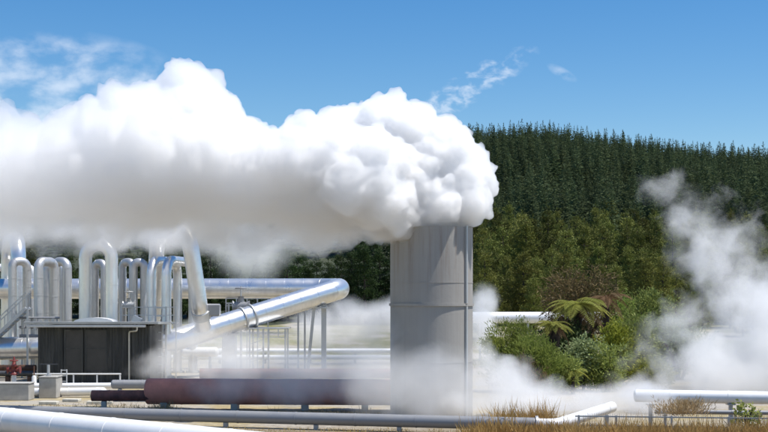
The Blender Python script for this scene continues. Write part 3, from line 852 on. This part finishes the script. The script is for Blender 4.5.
# belt of olive pines at the foot of the hill, right of the tower
spots = []
tries = 0
prg = random.Random(5)
def belt_ok(x, y, dmin):
    return all((x-a)**2+(y-b)**2 > dmin*dmin for a, b, *_ in spots)
while len(spots) < 235 and tries < 12000:
    tries += 1
    y = prg.uniform(122, 245); px = prg.uniform(464, 850); x = (px-384)/F*y
    if y < 134 and prg.random() < .4: continue
    if belt_ok(x, y, 2.5+.007*(y-120)): spots.append((x, y, px))
for i, (x, y, px) in enumerate(spots):
    h = prg.uniform(7.2, 11.5) if y > 150 else prg.uniform(5.5, 8.5)
    if px > 660: h *= 1-.10*min(1, (px-660)/80)
    place_pine(x, y, h, i, 'olive green bushy pine in the dense belt at the foot of the hill', 'olive pines at the foot of the hill', M['pine'], prg.uniform(.9, 1.15))
# dark pines left of the tower and beyond the pipe arches
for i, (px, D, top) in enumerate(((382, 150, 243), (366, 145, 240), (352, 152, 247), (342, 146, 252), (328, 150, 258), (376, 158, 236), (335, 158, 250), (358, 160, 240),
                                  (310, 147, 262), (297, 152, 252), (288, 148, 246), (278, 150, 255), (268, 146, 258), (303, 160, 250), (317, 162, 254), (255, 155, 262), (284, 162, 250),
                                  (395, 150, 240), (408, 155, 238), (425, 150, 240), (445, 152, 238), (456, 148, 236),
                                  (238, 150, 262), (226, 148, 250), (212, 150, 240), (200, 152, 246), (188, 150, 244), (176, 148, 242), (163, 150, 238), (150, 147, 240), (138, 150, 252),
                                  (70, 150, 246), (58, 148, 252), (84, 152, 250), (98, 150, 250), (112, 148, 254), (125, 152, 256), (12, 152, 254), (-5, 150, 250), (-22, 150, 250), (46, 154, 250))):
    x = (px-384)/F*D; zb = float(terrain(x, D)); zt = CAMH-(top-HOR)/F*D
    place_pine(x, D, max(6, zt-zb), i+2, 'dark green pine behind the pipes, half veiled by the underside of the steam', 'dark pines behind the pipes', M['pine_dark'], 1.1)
place_pine((32-384)/F*132, 132, CAMH-(240-HOR)/F*132-2.0, 3, 'brighter green pine showing between the leftmost arches beneath the steam', None, M['pine'], 1.05)

# plantation on the hill: nearest and ridge trees one by one, the rest as one wood
FIRS = []
for i in range(9):
    V, Fc = fir_geo(10.0, 300+i); FIRS.append((V, Fc))
FM = []
for i, (V, Fc) in enumerate(FIRS):
    me = np_mesh('plantation_tree', V, Fc); me.materials.append(M['fir']); FM.append(me)
cand = []
frg = random.Random(9)
yy = 236.0
while yy < 640:
    step = 4.3+yy*.0016
    xa, xb = (395-384)/F*yy, (850-384)/F*yy
    x = xa+frg.uniform(0, step*2)
    while x < xb:
        cand.append((x+frg.uniform(-2.2, 2.2), yy+frg.uniform(-3, 3))); x += step*frg.uniform(.8, 1.2)
    yy += step*1.15
    if 600 < yy < 640: yy += 2
# a coarse cover on the left flank, mostly behind the plume
left = []
yy = 250.0
while yy < 620:
    x = (-60-384)/F*yy
    while x < (395-384)/F*yy: left.append((x+frg.uniform(-3, 3), yy+frg.uniform(-3, 3))); x += 8.5
    yy += 10
ridge = [c for c in cand if 588 < c[1]]; rest = [c for c in cand if c[1] <= 588]
frg.shuffle(ridge)
single = ridge[:120]; rest += ridge[120:]
rest.sort(key=lambda c: c[1]); near = [c for c in rest if c[1] > 262][:170]
single += near; ns = set(near); rest = [c for c in rest if c not in ns]
first_of = {}
for i, (x, y) in enumerate(single):
    o = bpy.data.objects.new('plantation_tree', FM[i % len(FM)]); C.objects.link(o)
    first_of.setdefault(i % len(FM), o)
    h = frg.uniform(8.5, 16)*.1; o.location = (x, y, float(terrain(x, y))-.2); o.scale = (h*frg.uniform(.95, 1.5),)*2+(h,)
    o.rotation_euler = (0, 0, frg.uniform(0, 6.28))
    if y > 588: tag(o, 'dark slender conifer on the ridge line of the hill, pointed top against the sky', 'conifer', 'conifers along the ridge')
    else: tag(o, 'dark slender conifer on the lower edge of the plantation, above the olive pines', 'conifer', 'conifers along the lower edge of the plantation')
allp = [(x, y, 1.0) for x, y in rest]+[(x, y, 1.5) for x, y in left]
me = bpy.data.meshes.new('plantation_forest')
me.from_pydata([(x, y, float(terrain(x, y))-.2) for x, y, k in allp], [], [])
for nm_, ty_ in (('tree_scale', 'FLOAT_VECTOR'), ('tree_turn', 'FLOAT_VECTOR'), ('tree_kind', 'INT')): me.attributes.new(nm_, ty_, 'POINT')
sc_, ro_, ix_ = (me.attributes[k_] for k_ in ('tree_scale', 'tree_turn', 'tree_kind'))
for i, (x, y, k) in enumerate(allp):
    h = frg.uniform(8.5, 16)*.1; kk = h*k*frg.uniform(.95, 1.5)
    sc_.data[i].vector = (kk, kk, h); ro_.data[i].vector = (0, 0, frg.uniform(0, 6.28)); ix_.data[i].value = i % len(FM)
o = bpy.data.objects.new('plantation_forest', me); C.objects.link(o)
gt = bpy.data.node_groups.new('plantation', 'GeometryNodeTree')
gt.interface.new_socket('Geometry', in_out='INPUT', socket_type='NodeSocketGeometry'); gt.interface.new_socket('Geometry', in_out='OUTPUT', socket_type='NodeSocketGeometry')
q = NT(gt); gi = q.n('NodeGroupInput'); go = q.n('NodeGroupOutput'); ip = q.n('GeometryNodeInstanceOnPoints'); ci = q.n('GeometryNodeGeometryToInstance')
for k_ in reversed(range(len(FM))):
    oi_ = q.n('GeometryNodeObjectInfo'); oi_.inputs['Object'].default_value = first_of[k_]; oi_.inputs['As Instance'].default_value = False; q.l(oi_.outputs['Geometry'], ci.inputs[0])
def attr(nm, dt):
    a_ = q.n('GeometryNodeInputNamedAttribute', data_type=dt); a_.inputs['Name'].default_value = nm
    return next(s_ for s_ in a_.outputs if s_.enabled and s_.name == 'Attribute')
q.l(gi.outputs[0], ip.inputs['Points']); q.l(ci.outputs[0], ip.inputs['Instance']); ip.inputs['Pick Instance'].default_value = True
q.l(attr('tree_kind', 'INT'), ip.inputs['Instance Index']); q.l(attr('tree_turn', 'FLOAT_VECTOR'), ip.inputs['Rotation']); q.l(attr('tree_scale', 'FLOAT_VECTOR'), ip.inputs['Scale'])
q.l(ip.outputs[0], go.inputs[0])
o.modifiers.new('plantation', 'NODES').node_group = gt
tag(o, 'dark green conifer plantation covering the slope of the hill up to the ridge', 'forest', None, 'stuff')
print('TREES', len(spots), len(single), len(rest), len(left))

# shrubs ------------------------------------------------------------
def shrub(name, label, cat, px, py, D, wpx, hpx, m, n, L, W, up=.3, lobes=7, depth=1.0, seed=0, group=None, stems=True, cl=.16):
    """leafy shrub: stems + foliage of leaf blades on an uneven cluster of lobes. (px, py) is the middle of its foot."""
    r = np.random.default_rng(500+seed); k = D/F; w_, h_ = wpx*k, hpx*k
    base = gr(px, D, CAMH-(py-HOR)*k)
    t = thing(name, label, cat, base, group)
    if stems:
        mb = MB()
        for i in range(6):
            a = r.uniform(0, 6.28); e = np.array([math.cos(a)*w_*.32, math.sin(a)*w_*.3*depth, h_*r.uniform(.5, .8)])
            mb.tube([(0, 0, -.2), e*.5+np.array([0, 0, h_*.08]), e], [.05*h_**.5, .035*h_**.5, .012], 7)
        link('stem', mb.mesh('stem'), M['bark'], t)
    P, Dd = [], []
    cs = [(np.array([r.uniform(-.33, .33)*w_, r.uniform(-.33, .33)*w_*depth, r.uniform(.22, .80)*h_]), r.uniform(.20, .34)) for _ in range(lobes)]
    cs += [(np.array([0, 0, h_*.45]), .36), (np.array([r.uniform(-.1, .1)*w_, 0, h_*.80]), .22)]
    tot = sum(q*q for _, q in cs)
    for c, q in cs:
        m_ = int(n*q*q/tot/5)
        u = unit_vecs(m_); rad = (np.abs(r.normal(.86, .17, m_)))[:, None]
        pt = c+u*rad*np.array([q*w_, q*w_*depth, q*h_*1.05])
        for _ in range(5):
            P.append(pt+r.normal(0, L*.35, (m_, 3))); Dd.append(u*.8+np.array([0, 0, up])+r.normal(0, .55, (m_, 3)))
    P = np.concatenate(P); Dd = np.concatenate(Dd); keep = P[:, 2] > .02; P, Dd = P[keep], Dd[keep]
    V, Fc = blades(P, Dd, r.uniform(.6, 1.25, len(P))*L, W, .1)
    link('foliage', np_mesh('foliage', V, Fc), m, t)
    return t
shrub('manuka_bush', 'feathery bright green bush at the left end of the thicket, nearest the tower', 'bush', 514, 388, 73, 50, 66, M['bush'], 9500, .26, .045, .8, 9, 1, 1)
shrub('manuka_bush', 'low feathery green bush in front of the left fern trunk', 'bush', 536, 391, 71, 46, 54, M['bush'], 7500, .24, .045, .7, 8, 1, 2)
shrub('dead_bush', 'grey brown half dead twiggy bush at the front foot of the thicket', 'bush', 527, 391, 70, 34, 34, M['bush_brown'], 2600, .3, .03, .9, 6, 1, 3)
shrub('dark_bush', 'dark green bush between the fern trunks at the back', 'bush', 570, 388, 79, 62, 64, M['pine_dark'], 6500, .28, .09, .2, 9, 1, 4)
shrub('pale_leaf_bush', 'pale grey green leaved bush at the middle front of the thicket', 'bush', 583, 387, 74, 44, 48, M['bush_pale'], 3800, .22, .10, .1, 8, 1, 5)
shrub('yellow_bush', 'yellow green bush right of the fern, the brightest in the thicket', 'bush', 615, 380, 77, 36, 58, M['bush_yellow'], 4200, .24, .08, .4, 8, 1, 6)
shrub('green_bush', 'mid green bush below the yellow one, its foot in steam', 'bush', 608, 391, 73, 36, 44, M['bush_mid'], 4200, .24, .07, .3, 8, 1, 7)
shrub('brown_tree', 'brown leaved small tree rising behind the tall fern', 'tree', 583, 365, 90, 66, 94, M['bush_brown'], 7500, .36, .08, .2, 11, .8, 8)
shrub('green_bush', 'rounded green bush at the back right of the thicket behind the steam', 'bush', 652, 358, 88, 58, 66, M['bush_mid'], 8000, .3, .08, .3, 10, 1, 9)
shrub('green_bush', 'pale green bush half lost in the steam right of the yellow one', 'bush', 640, 386, 79, 48, 66, M['bush_mid'], 6500, .26, .08, .3, 9, 1, 10)
shrub('green_bush', 'scrubby green bush at the far right end of the thicket, deepest in steam', 'bush', 680, 382, 84, 60, 62, M['bush_pale'], 5500, .26, .08, .3, 9, 1, 11)
shrub('olive_bush', 'broad olive bush filling the back of the thicket behind the yellow bush', 'bush', 634, 372, 86, 62, 56, M['bush'], 8000, .28, .08, .3, 10, 1, 17)
shrub('green_bush', 'bright green bush low between the fern trunk and the pale leaved bush', 'bush', 560, 391, 71.5, 36, 36, M['bush_mid'], 4200, .22, .07, .4, 8, 1, 18)
shrub('green_bush', 'small bright bush low at the right foot of the thicket beside the steam', 'bush', 650, 391, 73, 44, 30, M['bush_yellow'], 3600, .22, .07, .4, 8, 1, 19)
shrub('olive_bush', 'olive bush behind the brown dead fronds right of the tall fern', 'bush', 622, 350, 92, 44, 52, M['bush'], 5200, .28, .07, .3, 8, 1, 13)
shrub('low_bush', 'low tawny bush beside the white pipe right of the tower', 'bush', 494, 350, 100, 26, 12, M['bush_yellow'], 1500, .26, .06, .5, 6, 1, 14, None, False)
shrub('brown_bush', 'low rust brown dry scrub in front of the white topped right pipe', 'bush', 684, 418, 50.2, 56, 15, M['straw'], 1700, .24, .025, 1.5, 10, .6, 15, None, False)
shrub('young_shrub', 'small green leafy shrub standing by the wire fence at bottom right', 'bush', 746, 431, 48.3, 24, 30, M['bush_mid'], 420, .17, .09, .4, 6, .8, 16)

def tree_fern(label, px, D, ybase, ycrown, span_px, n, m, seed, tr_w, dead=8):
    r = random.Random(seed); k = D/F; base = gr(px, D, 0)
    zc = CAMH-(ycrown-HOR)*k; R = span_px*k/2
    t = thing('tree_fern', label, 'tree fern', base)
    part(MB().tube([base+Vector((0, 0, z)) for z in (-.1, zc*.3, zc*.7, zc*.93, zc)], [tr_w*1.25, tr_w, tr_w*.9, tr_w*1.1, tr_w*.5], 14), 'trunk', M['fern_trunk'], t)
    def frond(a, lift, Rf, mm, nm, sag):
        P0 = Vector((0, 0, zc)); d = Vector((math.cos(a), math.sin(a), 0)); side = Vector((-d.y, d.x, 0)); V = []; Fc = []
        N = 26; pts = []
        for i in range(N+1):
            s = i/N; pts.append(P0+d*Rf*(s-.12*s*s)+Vector((0, 0, Rf*(lift*s-sag*s*s))))
        for i in range(1, N):
            s = i/N; wl = Rf*.24*math.sin(PI*min(1, s*.93+.07))**.8*(1.15-s*.55); tgt = (pts[i+1]-pts[i-1]).normalized(); hw = Rf/N*.40
            for sg in (-1, 1):
                tip = pts[i]+side*sg*wl+tgt*wl*.45+Vector((0, 0, -wl*.28+r.uniform(-.03, .03))); m0 = (pts[i]+tip)/2+Vector((0, 0, wl*.06)); b = len(V)
                V += [pts[i][:], (m0-tgt*hw)[:], tip[:], (m0+tgt*hw)[:]]; Fc.append((b, b+1, b+2, b+3))
        mb = MB().add(V, Fc); mb.tube(pts, [.028*(1-.8*i/N) for i in range(N+1)], 5, False)
        link(nm, mb.mesh(nm), mm, t)
    for i in range(n):
        frond(6.283*i/n+r.uniform(-.2, .2), r.uniform(.25, .75), R*r.uniform(.85, 1.1), m, 'frond', r.uniform(.62, .85))
    for i in range(dead):
        frond(6.283*i/max(1, dead)+r.uniform(-.3, .3), r.uniform(-.2, .1), R*r.uniform(.6, .9), M['fern_dead'], 'dead_frond', r.uniform(.7, 1.1))
    return t
tree_fern('tall tree fern with a wide spread of yellow green fronds above the thicket', 578, 80, 384, 306, 82, 22, M['fern'], 4, .24, 9)
tree_fern('shorter tree fern with a thick shaggy trunk at the left of the thicket', 553, 73.5, 390, 325, 48, 18, M['fern'], 8, .40, 9)
tree_fern('browned tree fern with drooping dry fronds at the back right of the tall fern', 606, 84, 380, 298, 62, 12, M['fern_dead'], 12, .2, 6)
tree_fern('small low fern with yellow fronds at the front foot of the thicket', 573, 71, 390, 372, 40, 9, M['fern'], 15, .1, 0)

# grass ---------------------------------------------------------------
def grass(name, label, spots, m, L, W, n, group=None, spread=.25):
    """tufts of thin blades; spots = [(px range), (D range), count]"""
    P, Dd, Ls = [], [], []
    for (pa, pb, Da, Db, cnt, hs_) in spots:
        for _ in range(cnt):
            D = rng.uniform(Da, Db); px = rng.uniform(pa, pb); c = np.array(gr(px, D, 0.0)); s = hs_*rng.uniform(.5, 1.2)*(.75+.35*math.sin(px*.21+D*3.1)*math.sin(px*.083))
            P.append(c+nrg.normal(0, spread, (n, 3))*np.array([1, 1, 0])); Dd.append(np.array([0, 0, 1.0])+nrg.normal(0, .32, (n, 3))); Ls.append(nrg.uniform(.5, 1.15, n)*L*s)
    P, Dd, Ls = np.concatenate(P), np.concatenate(Dd), np.concatenate(Ls)
    V, Fc = blades(P, Dd, Ls, W, .12)
    return tag(link(name, np_mesh(name, V, Fc), m), label, 'grass', None, 'stuff')
grass('dry_grass', 'tawny dry grass in front of the wire fence along the bottom right', [(470, 900, 47.4, 49.2, 500, 1.0), (498, 548, 49.8, 51.5, 150, 2.2), (470, 575, 47.6, 48.8, 170, 1.7), (570, 900, 44.8, 46.5, 1150, 1.9), (470, 580, 45.0, 47.0, 200, .8)], M['dry_grass'], .6, .03, 18)
grass('straw_grass', 'pale straw grass tufts along the far side of the grey pipe', [(110, 175, 58.0, 59.6, 90, .9), (150, 172, 59.0, 59.8, 26, 1.5), (20, 130, 58.5, 64, 90, .5), (200, 240, 56.5, 58.5, 26, .8), (270, 285, 56.5, 58, 8, .9), (310, 365, 55.3, 58, 80, 1.0), (170, 390, 55.5, 59, 90, .4)], M['straw'], .5, .022, 12)
grass('sparse_grass', 'sparse dry grass under the grey pipe along the bottom edge', [(100, 480, 47, 51.5, 260, .45)], M['dry_grass'], .5, .022, 12)
grass('yellow_grass', 'patch of yellow green grass behind the low concrete block', [(-10, 34, 70.5, 79, 190, .5), (230, 345, 118, 135, 260, 1.0), (474, 510, 98, 112, 80, .8)], M['bush_yellow'], .5, .04, 12, None, .4)

# ------------------------------------------------------------------ steam
sc.cycles.volume_bounces = 32; sc.cycles.max_bounces = 36; sc.cycles.diffuse_bounces = 3; sc.cycles.glossy_bounces = 4
sc.cycles.transparent_max_bounces = 24; sc.cycles.volume_step_rate = .25; sc.cycles.volume_max_steps = 256
sc.cycles.use_denoising = True
_t = bpy.data.meshes.new('tmp')
import bmesh
bm_ = bmesh.new(); bmesh.ops.create_icosphere(bm_, subdivisions=2, radius=1)
TV = np.array([v.co[:] for v in bm_.verts]); TF = np.array([[v.index for v in f.verts] for f in bm_.faces]); bm_.free(); bpy.data.meshes.remove(_t)
def union_mesh(name, balls, vox, smooth):
    """one closed skin round many balls / ellipsoids: (centre, radii)"""
    V = np.concatenate([TV*np.array(r)+np.array(c) for c, r in balls]); N = len(TV)
    Fa = np.concatenate([TF+i*N for i in range(len(balls))])
    o = bpy.data.objects.new(name, np_mesh(name, V, Fa)); C.objects.link(o)
    md = o.modifiers.new('r', 'REMESH'); md.mode = 'VOXEL'; md.voxel_size = vox
    ms = o.modifiers.new('s', 'SMOOTH'); ms.iterations = smooth; ms.factor = .5
    me = bpy.data.meshes.new_from_object(o.evaluated_get(bpy.context.evaluated_depsgraph_get()))
    old = o.data; o.modifiers.clear(); o.data = me; bpy.data.meshes.remove(old); me.name = name
    return o
def vol_mat(name, colr=.9985, aniso=0.0):
    m = bpy.data.materials.new(name); m.use_nodes = True; t = NT(m.node_tree); m.node_tree.nodes.clear()
    out = t.n('ShaderNodeOutputMaterial'); pv = t.n('ShaderNodeVolumePrincipled'); t.l(pv.outputs[0], out.inputs['Volume'])
    pv.inputs['Color'].default_value = col(colr) ; pv.inputs['Anisotropy'].default_value = aniso
    tcx = t.n('ShaderNodeTexCoord').outputs['Object']
    return m, t, pv, tcx

prg = random.Random(3)
def unit():
    while 1:
        v = Vector((prg.uniform(-1, 1), prg.uniform(-1, 1), prg.uniform(-1, 1)))
        if .1 < v.length < 1: return v.normalized()
PD = 58.0; kp = PD/F
BL = [(-95,165,55,-.3),(-140,165,58,.3),(-100,205,40,.5),(455,188,37,0),(464,160,24,.3),(442,150,32,0),(470,204,22,-.5),(474,207,15,-.8),(437,206,26,-1.0),(405,190,36,-.8),(400,133,35,.3),(425,137,24,0),(376,128,30,0),(345,134,30,.3),
      (360,165,38,-.8),(345,195,32,-1.5),(375,205,30,-1.8),(330,210,28,-1),(400,213,24,-1.5),(413,221,15,-1.3),(310,150,34,-.9),(290,170,35,-1.5),(318,168,20,-2.1),(265,160,33,0),(250,180,45,-1),
      (300,198,35,-.8),(302,166,32,-2.3),(262,168,28,-1.9),(225,158,26,-1.7),(352,190,32,-2.7),(388,203,24,-2.6),(330,160,32,-2.0),(372,165,32,-2.2),(236,140,30,.5),(210,118,34,.3),(186,96,35,.2),(152,113,32,-.4),(122,120,30,-.3),(95,130,30,-.4),(70,140,30,-.5),(40,152,30,-.5),(10,144,34,-.5),(-30,142,40,-.5),
      (200,160,56,-.5),(150,160,58,-1.2),(100,168,55,-1.0),(50,180,48,-1.0),(0,182,50,-.8),(-50,185,58,-.5),(222,203,35,0),(270,205,32,-.2),(170,205,38,.6),(120,210,33,.8),(70,215,30,.8),(20,220,30,.8),
      (430,180,40,1.2),(380,175,42,1.3),(330,175,42,1.3),(280,175,42,1.3),(230,170,50,1.5),(170,160,58,1.6),(110,170,55,1.6),(50,185,50,1.5),(-10,180,50,1.5)]
low = [(x, y, r, dy) for x in range(-128, 330, 34) for (y, r, dy) in ((225, 27, prg.uniform(-.4, .8)), (241, 23, prg.uniform(-.4, 1.2)))]+[(398, 233, 12, -1.2), (387, 236, 12, -.8), (350, 228, 18, 0), (340, 236, 18, .5), (375, 231, 16, .2), (300, 238, 20, .6)]
balls = []
for (px, py, r, dy) in BL+low:
    c = at(px, py, PD)+Vector((0, dy, 0)); R = r*kp; balls.append((c, (R, R, R)))
    if py > 222 and px < 380: continue
    for i in range(int(13+R*7)):
        u = unit()
        if u.z < -.4 and px < 380: continue
        r2 = R*min(.62, .17*prg.uniform(.08, 1)**-.55)
        c2 = c+u*(R*1.0-r2*.5); balls.append((c2, (r2,)*3))
        for j in range(7):
            u2 = (unit()+u*.6).normalized(); r3 = r2*min(.6, .2*prg.uniform(.1, 1)**-.5); balls.append((c2+u2*(r2*1.0-r3*.45), (r3,)*3))
o = union_mesh('steam_plume', balls, .055, 2)
# billows: folded noise pushed out along the skin, finer towards the tower
from mathutils import noise as mn
me = o.data; nv_ = len(me.vertices)
co_ = np.empty(nv_*3, np.float32); me.vertices.foreach_get('co', co_); co_ = co_.reshape(-1, 3)
no_ = np.empty(nv_*3, np.float32); me.vertices.foreach_get('normal', no_); no_ = no_.reshape(-1, 3)
dsp = np.empty(nv_, np.float32)
for i, p in enumerate(co_.tolist()):
    v = Vector(p); wv = v+mn.noise_vector(v*.5)*.5
    dsp[i] = .38*abs(mn.noise(wv*.75))+.24*abs(mn.noise(wv*1.6))+.15*abs(mn.noise(wv*3.3))+.07*abs(mn.noise(wv*6.5))-.18
me.vertices.foreach_set('co', (co_+no_*dsp[:, None]).astype(np.float32).ravel()); me.update()
md = o.modifiers.new('r', 'REMESH'); md.mode = 'VOXEL'; md.voxel_size = .055
me2 = bpy.data.meshes.new_from_object(o.evaluated_get(bpy.context.evaluated_depsgraph_get())); o.modifiers.clear(); o.data = me2; bpy.data.meshes.remove(me); me2.name = 'steam_plume'
print('PLUME', nv_, len(me2.vertices))
m, t, pv, tcx = vol_mat('dense_steam', .9985, .55)
sp = t.n('ShaderNodeSeparateXYZ'); t.l(tcx, sp.inputs[0])
X = lambda px: (px-384)/F*PD
Zr = lambda py: CAMH+(HOR-py)*kp
zl = t.mr(sp.outputs[0], X(300), X(400), Zr(266), Zr(248)); zs = t.mr(sp.outputs[0], X(300), X(400), 2.7, .3)
tt = t.m('DIVIDE', t.m('SUBTRACT', sp.outputs[2], zl), zs)
nzv = t.noise(tcx, .6, 5, .6, .5)
tt = t.m('ADD', tt, t.m('MULTIPLY', t.m('SUBTRACT', nzv, .52), 2.3), clamp=True)
t.l(t.m('MULTIPLY', t.m('MULTIPLY', tt, tt), t.m('ADD', t.mr(sp.outputs[0], X(-10), X(190), 1.1, 3.0), t.mr(sp.outputs[0], X(220), X(400), 0, 2.4))), pv.inputs['Density'])
o.data.materials.clear(); o.data.materials.append(m)
tag(o, 'huge billowing white steam plume drifting left from the silencer tower top', 'steam')

def wisp(label, blobs, dens, nscale, amt=.9, sharp=1.25, vox=.22, squash=1.0, warp=1.1):
    """drifting steam: soft blobs broken up by noise. blobs = (px, py, D, rx px, ry px, depth m, weight)"""
    B = []
    for b in blobs:
        px, py, D, rx, ry, dy = b[:6]; k = D/F; B.append((at(px, py, D), (rx*k, dy, ry*k), b[6] if len(b) > 6 else 1.0))
    o = union_mesh('steam_cloud', [(c, tuple(q*1.12 for q in r)) for c, r, _ in B], vox, 3)
    m, t, pv, tcx = vol_mat('drifting_steam')
    wn = t.n('ShaderNodeTexNoise'); wn.inputs['Scale'].default_value = nscale*.75; wn.inputs['Detail'].default_value = 3; t.l(tcx, wn.inputs['Vector'])
    av = sum(min(r) for _, r, _ in B)/len(B)
    pw = t.v('ADD', tcx, t.v('MULTIPLY', t.v('SUBTRACT', wn.outputs['Color'], (.5, .5, .5)).outputs[0], (av*warp,)*3).outputs[0]).outputs[0]
    f = None
    for c, r, wgt in B:
        d = t.v('MULTIPLY', t.v('SUBTRACT', pw, c[:]).outputs[0], tuple(1/q for q in r))
        q = t.m('MULTIPLY', t.m('SUBTRACT', 1.0, t.v('DOT_PRODUCT', d.outputs[0], d.outputs[0]).outputs['Value']), wgt)
        f = q if f is None else t.m('SMOOTH_MAX', f, q, .35)
    f = t.m('MAXIMUM', f, 0.0)
    nv = t.n('ShaderNodeMapping'); t.l(pw, nv.inputs[0]); nv.inputs['Scale'].default_value = (1, 1, squash)
    nz = t.mr(t.noise(nv.outputs[0], nscale, 5, .62, .4), .30, .72)
    e = t.m('MULTIPLY', t.m('SUBTRACT', t.m('MULTIPLY', f, sharp), t.m('MULTIPLY', nz, amt)), 1.5)
    e = t.m('MULTIPLY', t.m('MAXIMUM', e, 0.0), t.m('POWER', f, .7), clamp=True)
    t.l(t.m('MULTIPLY', e, dens), pv.inputs['Density'])
    o.data.materials.clear(); o.data.materials.append(m)
    return tag(o, label, 'steam', 'drifting steam clouds near the ground')
wisp('bright low steam spreading right from the foot of the tower toward the thicket',
     [(505, 385, 57.5, 42, 42, 2.4, 1.3), (484, 365, 57.5, 26, 40, 1.9), (530, 398, 58, 60, 28, 2.4, 1.2), (585, 402, 60, 60, 24, 2.6), (640, 398, 60, 54, 26, 2.6), (480, 405, 56, 64, 18, 1.6)], .75, .8, 1.15)
wisp('thin steam veil in front of the lower half of the tower',
     [(430, 385, 53.8, 70, 50, 1.2), (385, 385, 53.8, 56, 48, 1.2), (470, 392, 53.8, 56, 36, 1.2)], .6, .6, .7)
wisp('dense white steam bank at the right edge, rising leftward in a ragged wisp',
     [(760, 372, 72, 90, 64, 3.8, 2.3), (778, 325, 72, 70, 66, 3.8, 1.4), (712, 376, 70, 70, 44, 3.2, 1.5), (742, 300, 73, 56, 58, 3.2), (708, 258, 74, 44, 48, 2.8), (692, 220, 75, 42, 40, 2.6, .9), (668, 192, 75, 42, 28, 2.2, .75), (690, 330, 71, 50, 54, 2.6, .8), (740, 240, 76, 44, 44, 2.2, .8), (650, 350, 70, 46, 50, 2.2, .6), (640, 390, 69, 50, 24, 2.2, 1), (722, 196, 76, 34, 30, 2, .55)], .52, .66, 1.2, 1.3, .2, 1.0, 1.4)
wisp('low white steam in front of the bush drifting over the right pipe and fence',
     [(605, 402, 53.5, 44, 20, 1.2), (648, 400, 51.0, 44, 22, .9, 1.1), (700, 402, 52.3, 44, 14, .6, .8), (560, 408, 51.5, 44, 16, 1.1)], .8, .8, .95, 1.3, .15)
wisp('thin grey steam drifting across the right end of the red pipe',
     [(345, 372, 57.3, 66, 48, 1.4), (290, 378, 57.3, 70, 40, 1.3), (225, 382, 57.5, 60, 32, 1.2, .8), (385, 350, 57, 40, 48, 1.3)], .5, .55, .8)
wisp('grey steam curling up between hairpin bend and tower, before the dark pines',
     [(362, 322, 104, 52, 32, 3.4), (320, 332, 104, 50, 28, 3), (395, 318, 104, 36, 28, 3)], .42, .4, .8)
wisp('white steam pooling over the sloping main right of the shed',
     [(195, 345, 80, 56, 38, 2.4), (232, 350, 80, 50, 36, 2.2), (165, 362, 79, 50, 28, 1.8), (270, 345, 81, 50, 26, 2.0, .7)], .42, .6, .9)
wisp('small puff of steam rising between the tower and the white pipe',
     [(486, 306, 107, 22, 32, 2.6), (482, 332, 105, 24, 30, 2.6, 1.3)], .6, .5, .9)
wisp('brownish steam veil sagging below the plume, between the leaning pipe and the dark pines',
     [(252, 252, 128, 52, 46, 5.5), (215, 236, 126, 56, 30, 5.5), (305, 236, 128, 60, 32, 4.5)], .22, .25, .85)
wisp('steam hanging round the tops of the fat pipe arches under the plume',
     [(10, 232, 83, 46, 26, 2.2), (60, 230, 83, 46, 22, 2.0), (108, 236, 82, 40, 26, 2.4, 1.2), (150, 232, 83, 46, 26, 2.2), (180, 226, 82, 44, 28, 2.4, 1.2), (160, 236, 84, 40, 26, 2.2)], .75, .45, .8)
wisp('faint steam over the ground pipes between the shed and the large red pipe',
     [(230, 368, 66, 70, 22, 2.0), (300, 366, 66, 66, 24, 2.0), (180, 372, 66, 50, 18, 1.8, .8), (360, 366, 66, 60, 26, 2.0)], .42, .55, .75)
